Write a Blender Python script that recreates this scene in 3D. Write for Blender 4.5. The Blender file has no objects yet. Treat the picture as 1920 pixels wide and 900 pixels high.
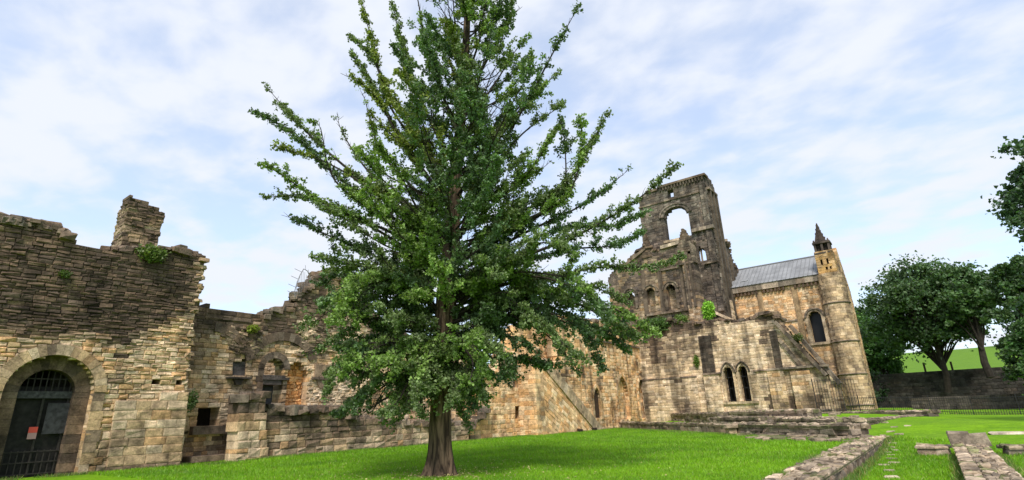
import bpy, math, random
import numpy as np
from math import radians as R
rng = np.random.default_rng(11); random.seed(11)
sc = bpy.context.scene; col_ = sc.collection
# ------------------------------------------------------------------ camera
F_PX = 1000.; PITCH = R(18.2); ROLL = R(-2.1); YAW = R(37.0); CZ = 1.65
fw0 = np.array([-math.sin(YAW), math.cos(YAW), 0]); rt0 = np.array([math.cos(YAW), math.sin(YAW), 0]); zz = np.array([0, 0, 1.])
fw = fw0*math.cos(PITCH)+zz*math.sin(PITCH); up1 = -fw0*math.sin(PITCH)+zz*math.cos(PITCH)
rt = rt0*math.cos(ROLL)+up1*math.sin(ROLL); up = -rt0*math.sin(ROLL)+up1*math.cos(ROLL)
CAM = np.array([0, 0, CZ])
cd = bpy.data.cameras.new("camera"); co = bpy.data.objects.new("camera", cd); col_.objects.link(co)
cd.sensor_width = 36; cd.lens = 36*F_PX/1920; cd.clip_end = 3000; cd.clip_start = .05
import mathutils
m = mathutils.Matrix([[rt[i], up[i], -fw[i], CAM[i]] for i in range(3)]+[[0, 0, 0, 1]])
co.matrix_world = m; sc.camera = co
# ------------------------------------------------------------------ sky and sun
SUN_EL, SUN_AZ = R(52), R(150)      # azimuth clockwise from +Y
wd = bpy.data.worlds.new("World"); sc.world = wd; wd.use_nodes = True
nt = wd.node_tree; nt.nodes.clear(); N = nt.nodes.new; L = nt.links.new
out = N('ShaderNodeOutputWorld'); mix = N('ShaderNodeMixShader'); b1 = N('ShaderNodeBackground'); b2 = N('ShaderNodeBackground')
sky = N('ShaderNodeTexSky'); sky.sky_type = 'NISHITA'; sky.sun_disc = False; sky.sun_elevation = SUN_EL; sky.sun_rotation = SUN_AZ
b1.inputs[1].default_value = .15; tn = N('ShaderNodeVectorMath'); tn.operation = 'MULTIPLY'; tn.inputs[1].default_value = (1.3, 1.42, 1.5); L(sky.outputs[0], tn.inputs[0]); L(tn.outputs[0], b1.inputs[0])
tc = N('ShaderNodeTexCoord'); sp = N('ShaderNodeSeparateXYZ'); L(tc.outputs['Generated'], sp.inputs[0])
mx = N('ShaderNodeMath'); mx.operation = 'MAXIMUM'; mx.inputs[1].default_value = 0; L(sp.outputs[2], mx.inputs[0])
ad = N('ShaderNodeMath'); ad.operation = 'ADD'; ad.inputs[1].default_value = .16; L(mx.outputs[0], ad.inputs[0])
cb = N('ShaderNodeCombineXYZ')
for k in (0, 1):
    dv = N('ShaderNodeMath'); dv.operation = 'DIVIDE'; L(sp.outputs[k], dv.inputs[0]); L(ad.outputs[0], dv.inputs[1]); L(dv.outputs[0], cb.inputs[k])
mp = N('ShaderNodeMapping'); mp.inputs['Rotation'].default_value = (0, 0, R(-38)); mp.inputs['Scale'].default_value = (1.0, 1.25, 1); L(cb.outputs[0], mp.inputs[0])
n1 = N('ShaderNodeTexNoise'); n1.inputs['Scale'].default_value = 5.5; n1.inputs['Detail'].default_value = 5; n1.inputs['Roughness'].default_value = .5; n1.inputs['Distortion'].default_value = .15
n2 = N('ShaderNodeTexNoise'); n2.inputs['Scale'].default_value = 1.4; n2.inputs['Detail'].default_value = 3
L(mp.outputs[0], n1.inputs[0]); L(cb.outputs[0], n2.inputs[0])
mm = N('ShaderNodeMix'); mm.data_type = 'FLOAT'; mm.inputs[0].default_value = .5; L(n1.outputs[0], mm.inputs[2]); L(n2.outputs[0], mm.inputs[3])
cr = N('ShaderNodeValToRGB'); cr.color_ramp.interpolation = 'EASE'
cr.color_ramp.elements[0].position = .38; cr.color_ramp.elements[0].color = (.48,)*3+(1,)
cr.color_ramp.elements[1].position = .60; cr.color_ramp.elements[1].color = (1,)*3+(1,)
L(mm.outputs[0], cr.inputs[0]); L(cr.outputs[0], mix.inputs[0])
b2.inputs[0].default_value = (.84, .885, .98, 1); b2.inputs[1].default_value = .765
L(b1.outputs[0], mix.inputs[1]); L(b2.outputs[0], mix.inputs[2]); L(mix.outputs[0], out.inputs[0])
sd = bpy.data.lights.new('sun', 'SUN'); sd.energy = 3.1; sd.angle = R(14); sd.color = (1, .93, .83)
so = bpy.data.objects.new('sun', sd); col_.objects.link(so)
sv = mathutils.Vector((math.sin(SUN_AZ)*math.cos(SUN_EL), math.cos(SUN_AZ)*math.cos(SUN_EL), math.sin(SUN_EL)))
so.rotation_euler = sv.to_track_quat('Z', 'Y').to_euler()
vs = sc.view_settings; vs.view_transform = 'Standard'; vs.look = 'None'; vs.gamma = 1; vs.use_curve_mapping = False; vs.exposure = .46
# ------------------------------------------------------------------ helpers
def ray(x, y): return fw*F_PX+rt*(x-960)-up*(y-450)
def onz(x, y, z=0): d = ray(x, y); return CAM+d*((z-CZ)/d[2])
def onx(x, y, X): d = ray(x, y); return CAM+d*(X/d[0])
def ony(x, y, Y): d = ray(x, y); return CAM+d*(Y/d[1])
class Pl:                                   # a vertical wall plane: axis 'X' faces +X, axis 'Y' faces -Y
    def __init__(s, ax, c): s.ax = ax; s.c = c
    def px(s, x, y):
        p = onx(x, y, s.c) if s.ax == 'X' else ony(x, y, s.c)
        return (p[1], p[2]) if s.ax == 'X' else (p[0], p[2])
    def poly(s, pts): return [s.px(*p) for p in pts]
    def to3(s, u, z, n):
        u, z, n = np.broadcast_arrays(np.asarray(u, float), np.asarray(z, float), np.asarray(n, float))
        return np.stack([s.c+n, u, z], -1) if s.ax == 'X' else (np.stack([u, z, s.c+n], -1) if s.ax == 'Z' else np.stack([u, s.c-n, z], -1))
def tag(o, label=None, cat=None, group=None, kind=None):
    if label: o['label'] = label
    if cat: o['category'] = cat
    if group: o['group'] = group
    if kind: o['kind'] = kind
    return o
def empty(name, loc, label, cat, group=None):
    o = bpy.data.objects.new(name, None); col_.objects.link(o); o.location = loc; o.empty_display_size = .2
    return tag(o, label, cat, group, 'thing')
class MB:
    def __init__(s): s.v = []; s.f = []; s.c = []; s.n = 0
    def add(s, V, faces, C):
        V = np.asarray(V, float).reshape(-1, 3); C = np.broadcast_to(np.asarray(C, float), (len(V), 3))
        for Fa in faces: s.f.append(np.asarray(Fa, int).reshape(len(Fa), -1)+s.n)
        s.v.append(V); s.c.append(C); s.n += len(V)
    def box(s, x0, x1, y0, y1, z0, z1, C):
        V = [(x, y, z) for z in (z0, z1) for y in (y0, y1) for x in (x0, x1)]
        s.add(V, [[(0, 2, 3, 1), (4, 5, 7, 6), (0, 1, 5, 4), (2, 6, 7, 3), (0, 4, 6, 2), (1, 3, 7, 5)]], C)
    def prism(s, pl, poly, n0, n1, C):      # n1 = front
        k = len(poly); P = np.array(poly); area = np.sum(P[:, 0]*np.roll(P[:, 1], -1)-np.roll(P[:, 0], -1)*P[:, 1])
        if area < 0: P = P[::-1]
        V = np.concatenate([pl.to3(P[:, 0], P[:, 1], n1), pl.to3(P[:, 0], P[:, 1], n0)])
        side = [(i, i+k, (i+1) % k+k, (i+1) % k) for i in range(k)]
        s.add(V, [[tuple(range(k))], [tuple(range(2*k-1, k-1, -1))], side], C)
    def tube(s, pts, rad, C, k=6, cap=True):
        pts = np.asarray(pts, float); n = len(pts); rad = np.broadcast_to(rad, (n,))
        T = np.gradient(pts, axis=0); T /= np.linalg.norm(T, axis=1)[:, None]+1e-9
        ref = np.where(np.abs(T[:, 2:3]) > .9, np.array([[1., 0, 0]]), np.array([[0, 0, 1.]]))
        A = np.cross(T, ref); A /= np.linalg.norm(A, axis=1)[:, None]+1e-9; B = np.cross(T, A)
        th = np.arange(k)*2*math.pi/k
        V = pts[:, None]+rad[:, None, None]*(A[:, None]*np.cos(th)[None, :, None]+B[:, None]*np.sin(th)[None, :, None])
        i = np.arange(n-1)[:, None]*k; j = np.arange(k)[None]; j2 = (j+1) % k
        Q = np.stack([i+j, i+j2, i+k+j2, i+k+j], -1).reshape(-1, 4)
        fs = [Q]
        if cap: fs += [[tuple(range(k-1, -1, -1))], [tuple((n-1)*k+q for q in range(k))]]
        s.add(V.reshape(-1, 3), fs, C)
    def rock(s, c, size, C, rz=0, k=None):  # an irregular, faceted lump of stone
        u = np.array([(-1, -1, -1), (1, -1, -1), (1, 1, -1), (-1, 1, -1), (-1, -1, 1), (1, -1, 1), (1, 1, 1), (-1, 1, 1)], float)*.5
        lo = u.copy(); lo[4:] *= (.90, .88, 1); lo[4:, 2] = .5; mid = u[4:].copy(); mid[:, 2] = .34
        V = np.concatenate([u[:4], mid, lo[4:]]); J = rng.normal(0, .055, (12, 3)); J[8:] = J[8:]*.5+J[4:8]*.7; V = V+J
        V = V*np.array(size); cs, sn = math.cos(rz), math.sin(rz)
        V = np.stack([V[:, 0]*cs-V[:, 1]*sn, V[:, 0]*sn+V[:, 1]*cs, V[:, 2]], -1)+np.array(c)
        fs = [(3, 2, 1, 0)]+[(a, (a+1) % 4, (a+1) % 4+4, a+4) for a in range(4)]+[(a+4, (a+1) % 4+4, (a+1) % 4+8, a+8) for a in range(4)]+[(8, 9, 10, 11)]
        s.add(V, [fs], C)
    def parts(s):                            # indices of chunks grouped into pieces that lie close together
        lo = np.array([v.min(0) for v in s.v]); hi = np.array([v.max(0) for v in s.v]); k = len(lo); lab = np.arange(k)
        gap = np.maximum(0, np.maximum(lo[:, None]-hi[None], lo[None]-hi[:, None])); near = np.sqrt((gap**2).sum(2)) < .18
        for _ in range(60):
            nl = np.where(near, lab[None], k).min(1)
            if (nl == lab).all(): break
            lab = nl
        return lab
    def build(s, name, mat, parent=None, smooth=False, org=None):
        if name in ('rubble', 'string_course', 'tower_buttress', 'window_blocking', 'footing', 'raked_coping', 'corbel_table', 'iron_bars') and parent is not None and 1 < len(s.v) < 900:
            lab = s.parts(); ids = [q for q in np.unique(lab)]
            if len(ids) > 1:
                off = np.cumsum([0]+[len(v) for v in s.v]); last = None; fst = np.array([f.min() for f in s.f]); own = np.searchsorted(off, fst, side='right')-1
                for q in ids:
                    idx = np.nonzero(lab == q)[0]
                    m2 = MB()
                    for i in idx: m2.add(s.v[i], [s.f[j]-off[i] for j in np.nonzero(own == i)[0]], s.c[i])
                    last = m2.build1(name, mat, parent, smooth, org)
                return last
        return s.build1(name, mat, parent, smooth, org)
    def build1(s, name, mat, parent=None, smooth=False, org=None):
        V = np.concatenate(s.v); C = np.concatenate(s.c)
        if mat in (M_STONE, M_FAR, M_STREAK): C = C*np.array([1.20, 1.06, .97])
        me = bpy.data.meshes.new(name); tot = np.concatenate([np.full(len(a), a.shape[1]) for a in s.f]); lv = np.concatenate([a.ravel() for a in s.f])
        par = np.array(parent.location if parent and parent.parent is None else (0, 0, 0)); base = par
        if parent and parent.parent is not None: base = np.array(parent.parent.location)
        if parent is None and org is not None: base = np.array(org)
        V = V-base
        me.vertices.add(len(V)); me.vertices.foreach_set('co', V.ravel())
        me.loops.add(len(lv)); me.loops.foreach_set('vertex_index', lv)
        me.polygons.add(len(tot)); me.polygons.foreach_set('loop_start', np.concatenate([[0], np.cumsum(tot)[:-1]])); me.polygons.foreach_set('loop_total', tot)
        me.polygons.foreach_set('use_smooth', np.full(len(tot), bool(smooth)))
        me.update(calc_edges=True); me.validate()
        a = me.color_attributes.new('col', 'FLOAT_COLOR', 'POINT')
        a.data.foreach_set('color', np.concatenate([C, np.ones((len(C), 1))], 1).ravel().astype(np.float32))
        me.materials.append(mat)
        o = bpy.data.objects.new(name, me); col_.objects.link(o)
        if parent: o.parent = parent
        elif org is not None: o.location = org
        return o
def lattice(a, b, seed):
    h = (a.astype(np.int64)*374761393+b.astype(np.int64)*668265263+seed*1274126177) & 0xffffffff
    h = ((h ^ (h >> 13))*1274126177) & 0xffffffff
    return ((h ^ (h >> 16)) & 0xffff)/65535.
def vn(x, y, seed=0):
    x = np.asarray(x, float); y = np.asarray(y, float); ix = np.floor(x); iy = np.floor(y); fx = x-ix; fy = y-iy
    fx = fx*fx*(3-2*fx); fy = fy*fy*(3-2*fy)
    a, b, c, d = lattice(ix, iy, seed), lattice(ix+1, iy, seed), lattice(ix, iy+1, seed), lattice(ix+1, iy+1, seed)
    return (a*(1-fx)+b*fx)*(1-fy)+(c*(1-fx)+d*fx)*fy
def fbm(x, y, seed=0): return (vn(x, y, seed)*4+vn(x*2.1, y*2.1, seed+1)*2+vn(x*4.3, y*4.3, seed+2))/7.
def ss(a, b, x): t = np.clip((np.asarray(x, float)-a)/(b-a), 0, 1); return t*t*(3-2*t)
# ------------------------------------------------------------------ materials
def mat_new(name):
    m = bpy.data.materials.new(name); m.use_nodes = True; t = m.node_tree; b = t.nodes['Principled BSDF']
    b.inputs['Roughness'].default_value = .9; b.inputs['Specular IOR Level'].default_value = .25
    return m, t, b
def stone_mat(name, bump=.6, scale=1., contrast=.5, streak=0.):
    m, t, b = mat_new(name); n = t.nodes.new; l = t.links.new
    at = n('ShaderNodeAttribute'); at.attribute_name = 'col'; ge = n('ShaderNodeNewGeometry')
    a = n('ShaderNodeTexNoise'); a.inputs['Scale'].default_value = 2.3*scale; a.inputs['Detail'].default_value = 8; a.inputs['Roughness'].default_value = .65
    l(ge.outputs['Position'], a.inputs[0])
    r = n('ShaderNodeMapRange'); r.inputs[1].default_value = .3; r.inputs[2].default_value = .7; r.inputs[3].default_value = 1-contrast; r.inputs[4].default_value = 1+contrast*.7
    l(a.outputs[0], r.inputs[0])
    v = n('ShaderNodeVectorMath'); v.operation = 'SCALE'; l(at.outputs['Color'], v.inputs[0]); l(r.outputs[0], v.inputs[3])
    last = v.outputs[0]
    # fine speckle of lichen and pits
    s2 = n('ShaderNodeTexNoise'); s2.inputs['Scale'].default_value = 14*scale; s2.inputs['Detail'].default_value = 6; s2.inputs['Roughness'].default_value = .7; l(ge.outputs['Position'], s2.inputs[0])
    r2 = n('ShaderNodeMapRange'); r2.inputs[1].default_value = .32; r2.inputs[2].default_value = .68; r2.inputs[3].default_value = .68; r2.inputs[4].default_value = 1.28; l(s2.outputs[0], r2.inputs[0])
    v2 = n('ShaderNodeVectorMath'); v2.operation = 'SCALE'; l(last, v2.inputs[0]); l(r2.outputs[0], v2.inputs[3]); last = v2.outputs[0]
    if streak:
        mpn = n('ShaderNodeMapping'); mpn.inputs['Scale'].default_value = (1.3, 1.3, .13); l(ge.outputs['Position'], mpn.inputs[0])
        s3 = n('ShaderNodeTexNoise'); s3.inputs['Scale'].default_value = 1.; s3.inputs['Detail'].default_value = 5; l(mpn.outputs[0], s3.inputs[0])
        r3 = n('ShaderNodeMapRange'); r3.inputs[1].default_value = .45; r3.inputs[2].default_value = .62; r3.inputs[3].default_value = 1; r3.inputs[4].default_value = 1-streak; l(s3.outputs[0], r3.inputs[0])
        v3 = n('ShaderNodeVectorMath'); v3.operation = 'SCALE'; l(last, v3.inputs[0]); l(r3.outputs[0], v3.inputs[3]); last = v3.outputs[0]
    st_ = n('ShaderNodeTexNoise'); st_.inputs['Scale'].default_value = .55; st_.inputs['Detail'].default_value = 9; st_.inputs['Roughness'].default_value = .68; l(ge.outputs['Position'], st_.inputs[0])
    r4 = n('ShaderNodeMapRange'); r4.interpolation_type = 'SMOOTHSTEP'; r4.inputs[1].default_value = .50; r4.inputs[2].default_value = .64; r4.inputs[3].default_value = 1.08; r4.inputs[4].default_value = .50; l(st_.outputs[0], r4.inputs[0])
    v4 = n('ShaderNodeVectorMath'); v4.operation = 'SCALE'; l(last, v4.inputs[0]); l(r4.outputs[0], v4.inputs[3]); last = v4.outputs[0]
    l(last, b.inputs['Base Color'])
    ad = n('ShaderNodeMath'); ad.operation = 'ADD'; l(a.outputs[0], ad.inputs[0]); l(s2.outputs[0], ad.inputs[1])
    bp = n('ShaderNodeBump'); bp.inputs['Strength'].default_value = bump; bp.inputs['Distance'].default_value = .06/scale; l(ad.outputs[0], bp.inputs['Height']); l(bp.outputs[0], b.inputs['Normal'])
    return m
M_STONE = stone_mat('weathered_stone', streak=.28); M_FAR = stone_mat('far_stone', .5, .6, .4, .45); M_STREAK = stone_mat('streaked_stone', .6, .8, .4, .6)
def plain(name, c, rough=.7, metal=0, bump=0, var=.0, sc_=8.):
    m, t, b = mat_new(name); b.inputs['Base Color'].default_value = (*c, 1); b.inputs['Roughness'].default_value = rough; b.inputs['Metallic'].default_value = metal
    n = t.nodes.new; l = t.links.new; ge = n('ShaderNodeNewGeometry'); a = n('ShaderNodeTexNoise'); a.inputs['Scale'].default_value = sc_; a.inputs['Detail'].default_value = 6; l(ge.outputs['Position'], a.inputs[0])
    if var:
        r = n('ShaderNodeValToRGB'); r.color_ramp.elements[0].position = .3; r.color_ramp.elements[1].position = .7
        r.color_ramp.elements[0].color = (*[q*(1-var) for q in c], 1); r.color_ramp.elements[1].color = (*[q*(1+var) for q in c], 1); l(a.outputs[0], r.inputs[0]); l(r.outputs[0], b.inputs['Base Color'])
    if bump:
        bp = n('ShaderNodeBump'); bp.inputs['Strength'].default_value = bump; bp.inputs['Distance'].default_value = .03; l(a.outputs[0], bp.inputs['Height']); l(bp.outputs[0], b.inputs['Normal'])
    return m
M_IRON = plain('black_iron', (.02, .02, .022), .6, 0, .2, .4); M_DOOR = plain('dark_timber', (.018, .016, .015), .75, 0, .4, .5, 5)
M_LEAD = plain('lead_roofing', (.22, .225, .235), .6, .0, .15, .28, .7); M_RED = plain('red_notice', (.5, .07, .05), .6); M_GREY = plain('grey_board', (.038, .038, .042), .6, 0, 0, .5, 6)
M_TIMB = plain('old_timber', (.05, .03, .02), .8, 0, .3, .5)
def leaf_mat(name, trans=.3, jit=.35):
    m, t, b = mat_new(name); n = t.nodes.new; l = t.links.new
    at = n('ShaderNodeAttribute'); at.attribute_name = 'col'; ge = n('ShaderNodeNewGeometry')
    r = n('ShaderNodeMapRange'); r.inputs[3].default_value = 1-jit; r.inputs[4].default_value = 1+jit; l(ge.outputs['Random Per Island'], r.inputs[0])
    v = n('ShaderNodeVectorMath'); v.operation = 'SCALE'; l(at.outputs['Color'], v.inputs[0]); l(r.outputs[0], v.inputs[3]); l(v.outputs[0], b.inputs['Base Color'])
    b.inputs['Roughness'].default_value = .5; b.inputs['Specular IOR Level'].default_value = .4
    tr = n('ShaderNodeBsdfTranslucent'); v2 = n('ShaderNodeVectorMath'); v2.operation = 'MULTIPLY'; v2.inputs[1].default_value = (1.25, 1.3, .6); l(v.outputs[0], v2.inputs[0]); l(v2.outputs[0], tr.inputs[0])
    ms = n('ShaderNodeMixShader'); ms.inputs[0].default_value = trans; l(b.outputs[0], ms.inputs[1]); l(tr.outputs[0], ms.inputs[2]); l(ms.outputs[0], t.nodes['Material Output'].inputs[0])
    return m
M_LEAF = leaf_mat('leaf'); M_GRASSB = leaf_mat('grass_blade', .3, .3)
def bark_mat():
    m, t, b = mat_new('bark'); n = t.nodes.new; l = t.links.new; ge = n('ShaderNodeNewGeometry'); mp_ = n('ShaderNodeMapping'); mp_.inputs['Scale'].default_value = (9, 9, 1.3); l(ge.outputs['Position'], mp_.inputs[0])
    a = n('ShaderNodeTexNoise'); a.inputs['Scale'].default_value = 1; a.inputs['Detail'].default_value = 8; a.inputs['Distortion'].default_value = .6; l(mp_.outputs[0], a.inputs[0])
    r = n('ShaderNodeValToRGB'); r.color_ramp.elements[0].position = .38; r.color_ramp.elements[0].color = (.03, .02, .013, 1); r.color_ramp.elements[1].position = .62; r.color_ramp.elements[1].color = (.17, .115, .075, 1); l(a.outputs[0], r.inputs[0]); l(r.outputs[0], b.inputs['Base Color'])
    bp = n('ShaderNodeBump'); bp.inputs['Strength'].default_value = 1; bp.inputs['Distance'].default_value = .08; l(a.outputs[0], bp.inputs['Height']); l(bp.outputs[0], b.inputs['Normal'])
    return m
M_BARK = bark_mat()
M_BARKD = plain('dark_bark', (.032, .026, .020), .9, 0, .6, .4, 3)
def grass_mat():
    m, t, b = mat_new('grass_ground'); n = t.nodes.new; l = t.links.new; ge = n('ShaderNodeNewGeometry')
    def noise(s, d, ro=.6):
        a = n('ShaderNodeTexNoise'); a.inputs['Scale'].default_value = s; a.inputs['Detail'].default_value = d; a.inputs['Roughness'].default_value = ro; l(ge.outputs['Position'], a.inputs[0]); return a
    a = noise(.35, 6); c = noise(9, 8, .7); d = noise(1.7, 5)
    r = n('ShaderNodeValToRGB'); r.color_ramp.elements[0].position = .33; r.color_ramp.elements[0].color = (.078, .19, .005, 1); r.color_ramp.elements[1].position = .66; r.color_ramp.elements[1].color = (.195, .37, .007, 1)
    mx_ = n('ShaderNodeMix'); mx_.data_type = 'FLOAT'; mx_.inputs[0].default_value = .5; l(a.outputs[0], mx_.inputs[2]); l(d.outputs[0], mx_.inputs[3]); l(mx_.outputs[0], r.inputs[0])
    sx = n('ShaderNodeSeparateXYZ'); l(ge.outputs['Position'], sx.inputs[0])
    def mth(op, a_, b_=None, c_=None):
        q = n('ShaderNodeMath'); q.operation = op
        for k_, v_ in enumerate((a_, b_, c_)):
            if v_ is None: continue
            if isinstance(v_, (int, float)): q.inputs[k_].default_value = v_
            else: l(v_, q.inputs[k_])
        return q.outputs[0]
    def band(val, w0, w1): q = n('ShaderNodeMapRange'); q.interpolation_type = 'SMOOTHSTEP'; q.inputs[1].default_value = w0; q.inputs[2].default_value = w1; q.inputs[3].default_value = 1; q.inputs[4].default_value = 0; l(val, q.inputs[0]); return q.outputs[0]
    tx_, ty_ = mth('SUBTRACT', sx.outputs[0], -12.67), mth('SUBTRACT', sx.outputs[1], 12.73)
    rad_ = mth('ADD', mth('SQRT', mth('ADD', mth('MULTIPLY', tx_, tx_), mth('MULTIPLY', ty_, ty_))), mth('MULTIPLY', d.outputs[0], 1.6))
    soil = band(rad_, 1.15, 2.0)
    e1 = mth('ADD', mth('ABSOLUTE', mth('ADD', sx.outputs[0], 2.36)), mth('MULTIPLY', d.outputs[0], .3)); e2 = mth('ADD', mth('ABSOLUTE', mth('SUBTRACT', sx.outputs[0], .06)), mth('MULTIPLY', d.outputs[0], .3))
    dry = mth('MULTIPLY', mth('MAXIMUM', band(e1, .2, .34), band(e2, .2, .34)), band(sx.outputs[1], 32, 33))
    m1 = n('ShaderNodeMix'); m1.data_type = 'RGBA'; l(soil, m1.inputs[0]); l(r.outputs[0], m1.inputs[6]); m1.inputs[7].default_value = (.10, .085, .035, 1)
    m2 = n('ShaderNodeMix'); m2.data_type = 'RGBA'; l(dry, m2.inputs[0]); l(m1.outputs[2], m2.inputs[6]); m2.inputs[7].default_value = (.33, .27, .09, 1)
    big_n = noise(.12, 3); m3 = n('ShaderNodeMix'); m3.data_type = 'RGBA'; bm3 = n('ShaderNodeMapRange'); bm3.inputs[1].default_value = .45; bm3.inputs[2].default_value = .7; bm3.inputs[4].default_value = .45; l(big_n.outputs[0], bm3.inputs[0]); l(mth('MAXIMUM', bm3.outputs[0], mth('MULTIPLY', .7, mth('SUBTRACT', 1.0, band(sx.outputs[1], 75, 110)))), m3.inputs[0]); l(m2.outputs[2], m3.inputs[6]); m3.inputs[7].default_value = (.095, .175, .025, 1)
    rr = n('ShaderNodeMapRange'); rr.inputs[1].default_value = .3; rr.inputs[2].default_value = .7; rr.inputs[3].default_value = .6; rr.inputs[4].default_value = 1.35; l(c.outputs[0], rr.inputs[0])
    v = n('ShaderNodeVectorMath'); v.operation = 'SCALE'; l(m3.outputs[2], v.inputs[0]); l(rr.outputs[0], v.inputs[3]); l(v.outputs[0], b.inputs['Base Color'])
    bp = n('ShaderNodeBump'); bp.inputs['Strength'].default_value = .8; bp.inputs['Distance'].default_value = .08; l(c.outputs[0], bp.inputs['Height']); l(bp.outputs[0], b.inputs['Normal'])
    b.inputs['Specular IOR Level'].default_value = .1
    return m
M_GROUND = grass_mat()
# ------------------------------------------------------------------ stone colours
BUFF = np.array([(.58, .46, .30), (.52, .40, .25), (.62, .52, .38), (.52, .36, .20), (.56, .48, .36), (.46, .37, .26)])
PINK = np.array([(.68, .49, .29), (.72, .56, .35), (.64, .41, .21), (.73, .60, .41), (.60, .44, .27), (.68, .46, .24)])
PALE = np.array([(.64, .55, .41), (.59, .49, .34), (.68, .60, .47), (.56, .48, .35), (.52, .43, .30)])
DARK = np.array([(.105, .083, .064), (.14, .108, .080), (.085, .068, .055), (.17, .13, .095), (.12, .098, .078)])
GREY = np.array([(.16, .145, .12), (.21, .19, .16), (.12, .11, .095), (.26, .23, .19), (.18, .15, .12)])
def colour(pal, dark, seed=0, ns=.5, amp=.55, dpal=DARK, sharp=1.):
    def f(u, z):
        n = len(u); a = pal[rng.integers(0, len(pal), n)]*rng.uniform(.84, 1.12, (n, 1)); b = dpal[rng.integers(0, len(dpal), n)]*rng.uniform(.8, 1.25, (n, 1))
        t = dark(u, z) if callable(dark) else np.full(n, float(dark))
        t = t+(fbm(u*ns, z*ns, seed)-.5)*amp*2+rng.normal(0, .11, n); t = ss(.15, .85, np.clip(t, 0, 1))[:, None]
        return a*(1-t)+b*t
    return f
def crossings(poly, z):
    r = []
    for (a, b), (c, d) in zip(poly, poly[1:]+poly[:1]):
        if (b <= z) != (d <= z): r.append(a+(z-b)/(d-b)*(c-a))
    return sorted(r)
def spans(outline, holes, z):
    c = crossings(outline, z); iv = [(c[i], c[i+1], True, True) for i in range(0, len(c)-1, 2)]
    for h in holes:
        k = crossings(h, z)
        for i in range(0, len(k)-1, 2):
            h0, h1 = k[i], k[i+1]; nv = []
            for a, b, fa, fb in iv:
                if h1 <= a or h0 >= b: nv.append((a, b, fa, fb)); continue
                if h0 > a: nv.append((a, h0, fa, False))
                if h1 < b: nv.append((h1, b, False, fb))
            iv = nv
    return iv
def masonry(mb, pl, outline, holes=(), depth=.8, ch=(.2, .3), ln=(.3, .7), col=None, gap=.012, prot=.03, cham=.03, ragged=.15, rot=0., n0=0., jit=.010, mortar=.78, lean=None):
    """courses of separate stones with mortar slabs behind them; works in wall coordinates (u, z)"""
    cs, sn = math.cos(rot), math.sin(rot); P0 = outline[0]; tr = lambda P: [(p[0]*cs+p[1]*sn, -p[0]*sn+p[1]*cs) for p in P]
    O = tr(outline); Hs = [tr(h) for h in holes]; z = min(p[1] for p in O); zt = max(p[1] for p in O); S = []; B = []
    while z < zt-.02:
        fz = (z-min(p[1] for p in O))/(zt-min(p[1] for p in O)); c0, c1 = ch(fz) if callable(ch) else ch
        h = rng.uniform(c0, c1); zm = min(z+h/2, zt-.01)
        for a, b, fa, fb in spans(O, Hs, zm):
            if fa: a += rng.uniform(-ragged, ragged)
            if fb: b += rng.uniform(-ragged, ragged)
            if b-a < .06: continue
            B.append((a+.02, b-.02, z, z+h)); u = a; l0, l1 = ln(fz) if callable(ln) else ln
            while u < b-.01:
                w = rng.uniform(l0, l1)
                if b-u-w < l0*.6: w = b-u
                if h > .24 and rng.random() < .12 and w < .6:     # two thin stones instead of one
                    q = h*rng.uniform(.4, .6); S.append((u, u+w, z, z+q)); S.append((u, u+w, z+q, z+h))
                else: S.append((u, u+w, z, z+h))
                u += w
        z += h
    S = np.array(S); B = np.array(B); n = len(S); cham = cham*.55; prot = prot*.6; jit = jit*.8
    def mid(q):
        um, zm = (q[:, 0]+q[:, 1])/2, (q[:, 2]+q[:, 3])/2; return um*cs-zm*sn, um*sn+zm*cs
    C = col(*mid(S)); p = n0+rng.uniform(0, prot, n)
    g = gap/2; u0, u1, z0, z1 = S[:, 0]+g, S[:, 1]-g, S[:, 2]+g, S[:, 3]-g
    w = np.minimum(u1-u0, z1-z0)
    def ring(ins, nn, j):
        I = (w*ins); U = np.stack([u0+I, u1-I, u1-I, u0+I], 1)+rng.normal(0, j, (n, 4)); Z = np.stack([z0+I, z0+I, z1-I, z1-I], 1)+rng.normal(0, j, (n, 4))
        U, Z = U*cs-Z*sn, U*sn+Z*cs
        return pl.to3(U, Z, nn)
    J = rng.normal(0, jit, (n, 4))
    rings = [ring(0, np.full((n, 4), n0-depth), 0), ring(.0, (p-cham)[:, None]+J*.5, jit*.5), ring(.05, (p-cham*.25)[:, None]+J, jit*.6), ring(.22, (p+jit*.3)[:, None]+J*1.5, jit*1.5)]
    V = np.stack(rings, 1).reshape(n*16, 3); q = []
    for r in range(3):
        for k in range(4): q.append((r*4+k, r*4+(k+1) % 4, r*4+4+(k+1) % 4, r*4+4+k))
    q += [(3, 2, 1, 0), (12, 13, 14, 15)]
    Q = (np.arange(n)[:, None, None]*16+np.array(q)[None]).reshape(-1, 4)
    mb.add(V, [Q], np.repeat(C, 16, 0))
    # mortar slabs
    nb = len(B); bc = col(*mid(B))*mortar
    U = np.stack([B[:, 0], B[:, 1], B[:, 1], B[:, 0]], 1); Z = np.stack([B[:, 2], B[:, 2], B[:, 3], B[:, 3]], 1); U, Z = U*cs-Z*sn, U*sn+Z*cs
    V = np.concatenate([pl.to3(U, Z, n0-depth+.03), pl.to3(U, Z, n0-cham-.012)], 1).reshape(nb*8, 3)
    q = [(k, (k+1) % 4, 4+(k+1) % 4, 4+k) for k in range(4)]+[(3, 2, 1, 0), (4, 5, 6, 7)]
    mb.add(V, [(np.arange(nb)[:, None, None]*8+np.array(q)[None]).reshape(-1, 4)], np.repeat(bc, 8, 0))
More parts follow.
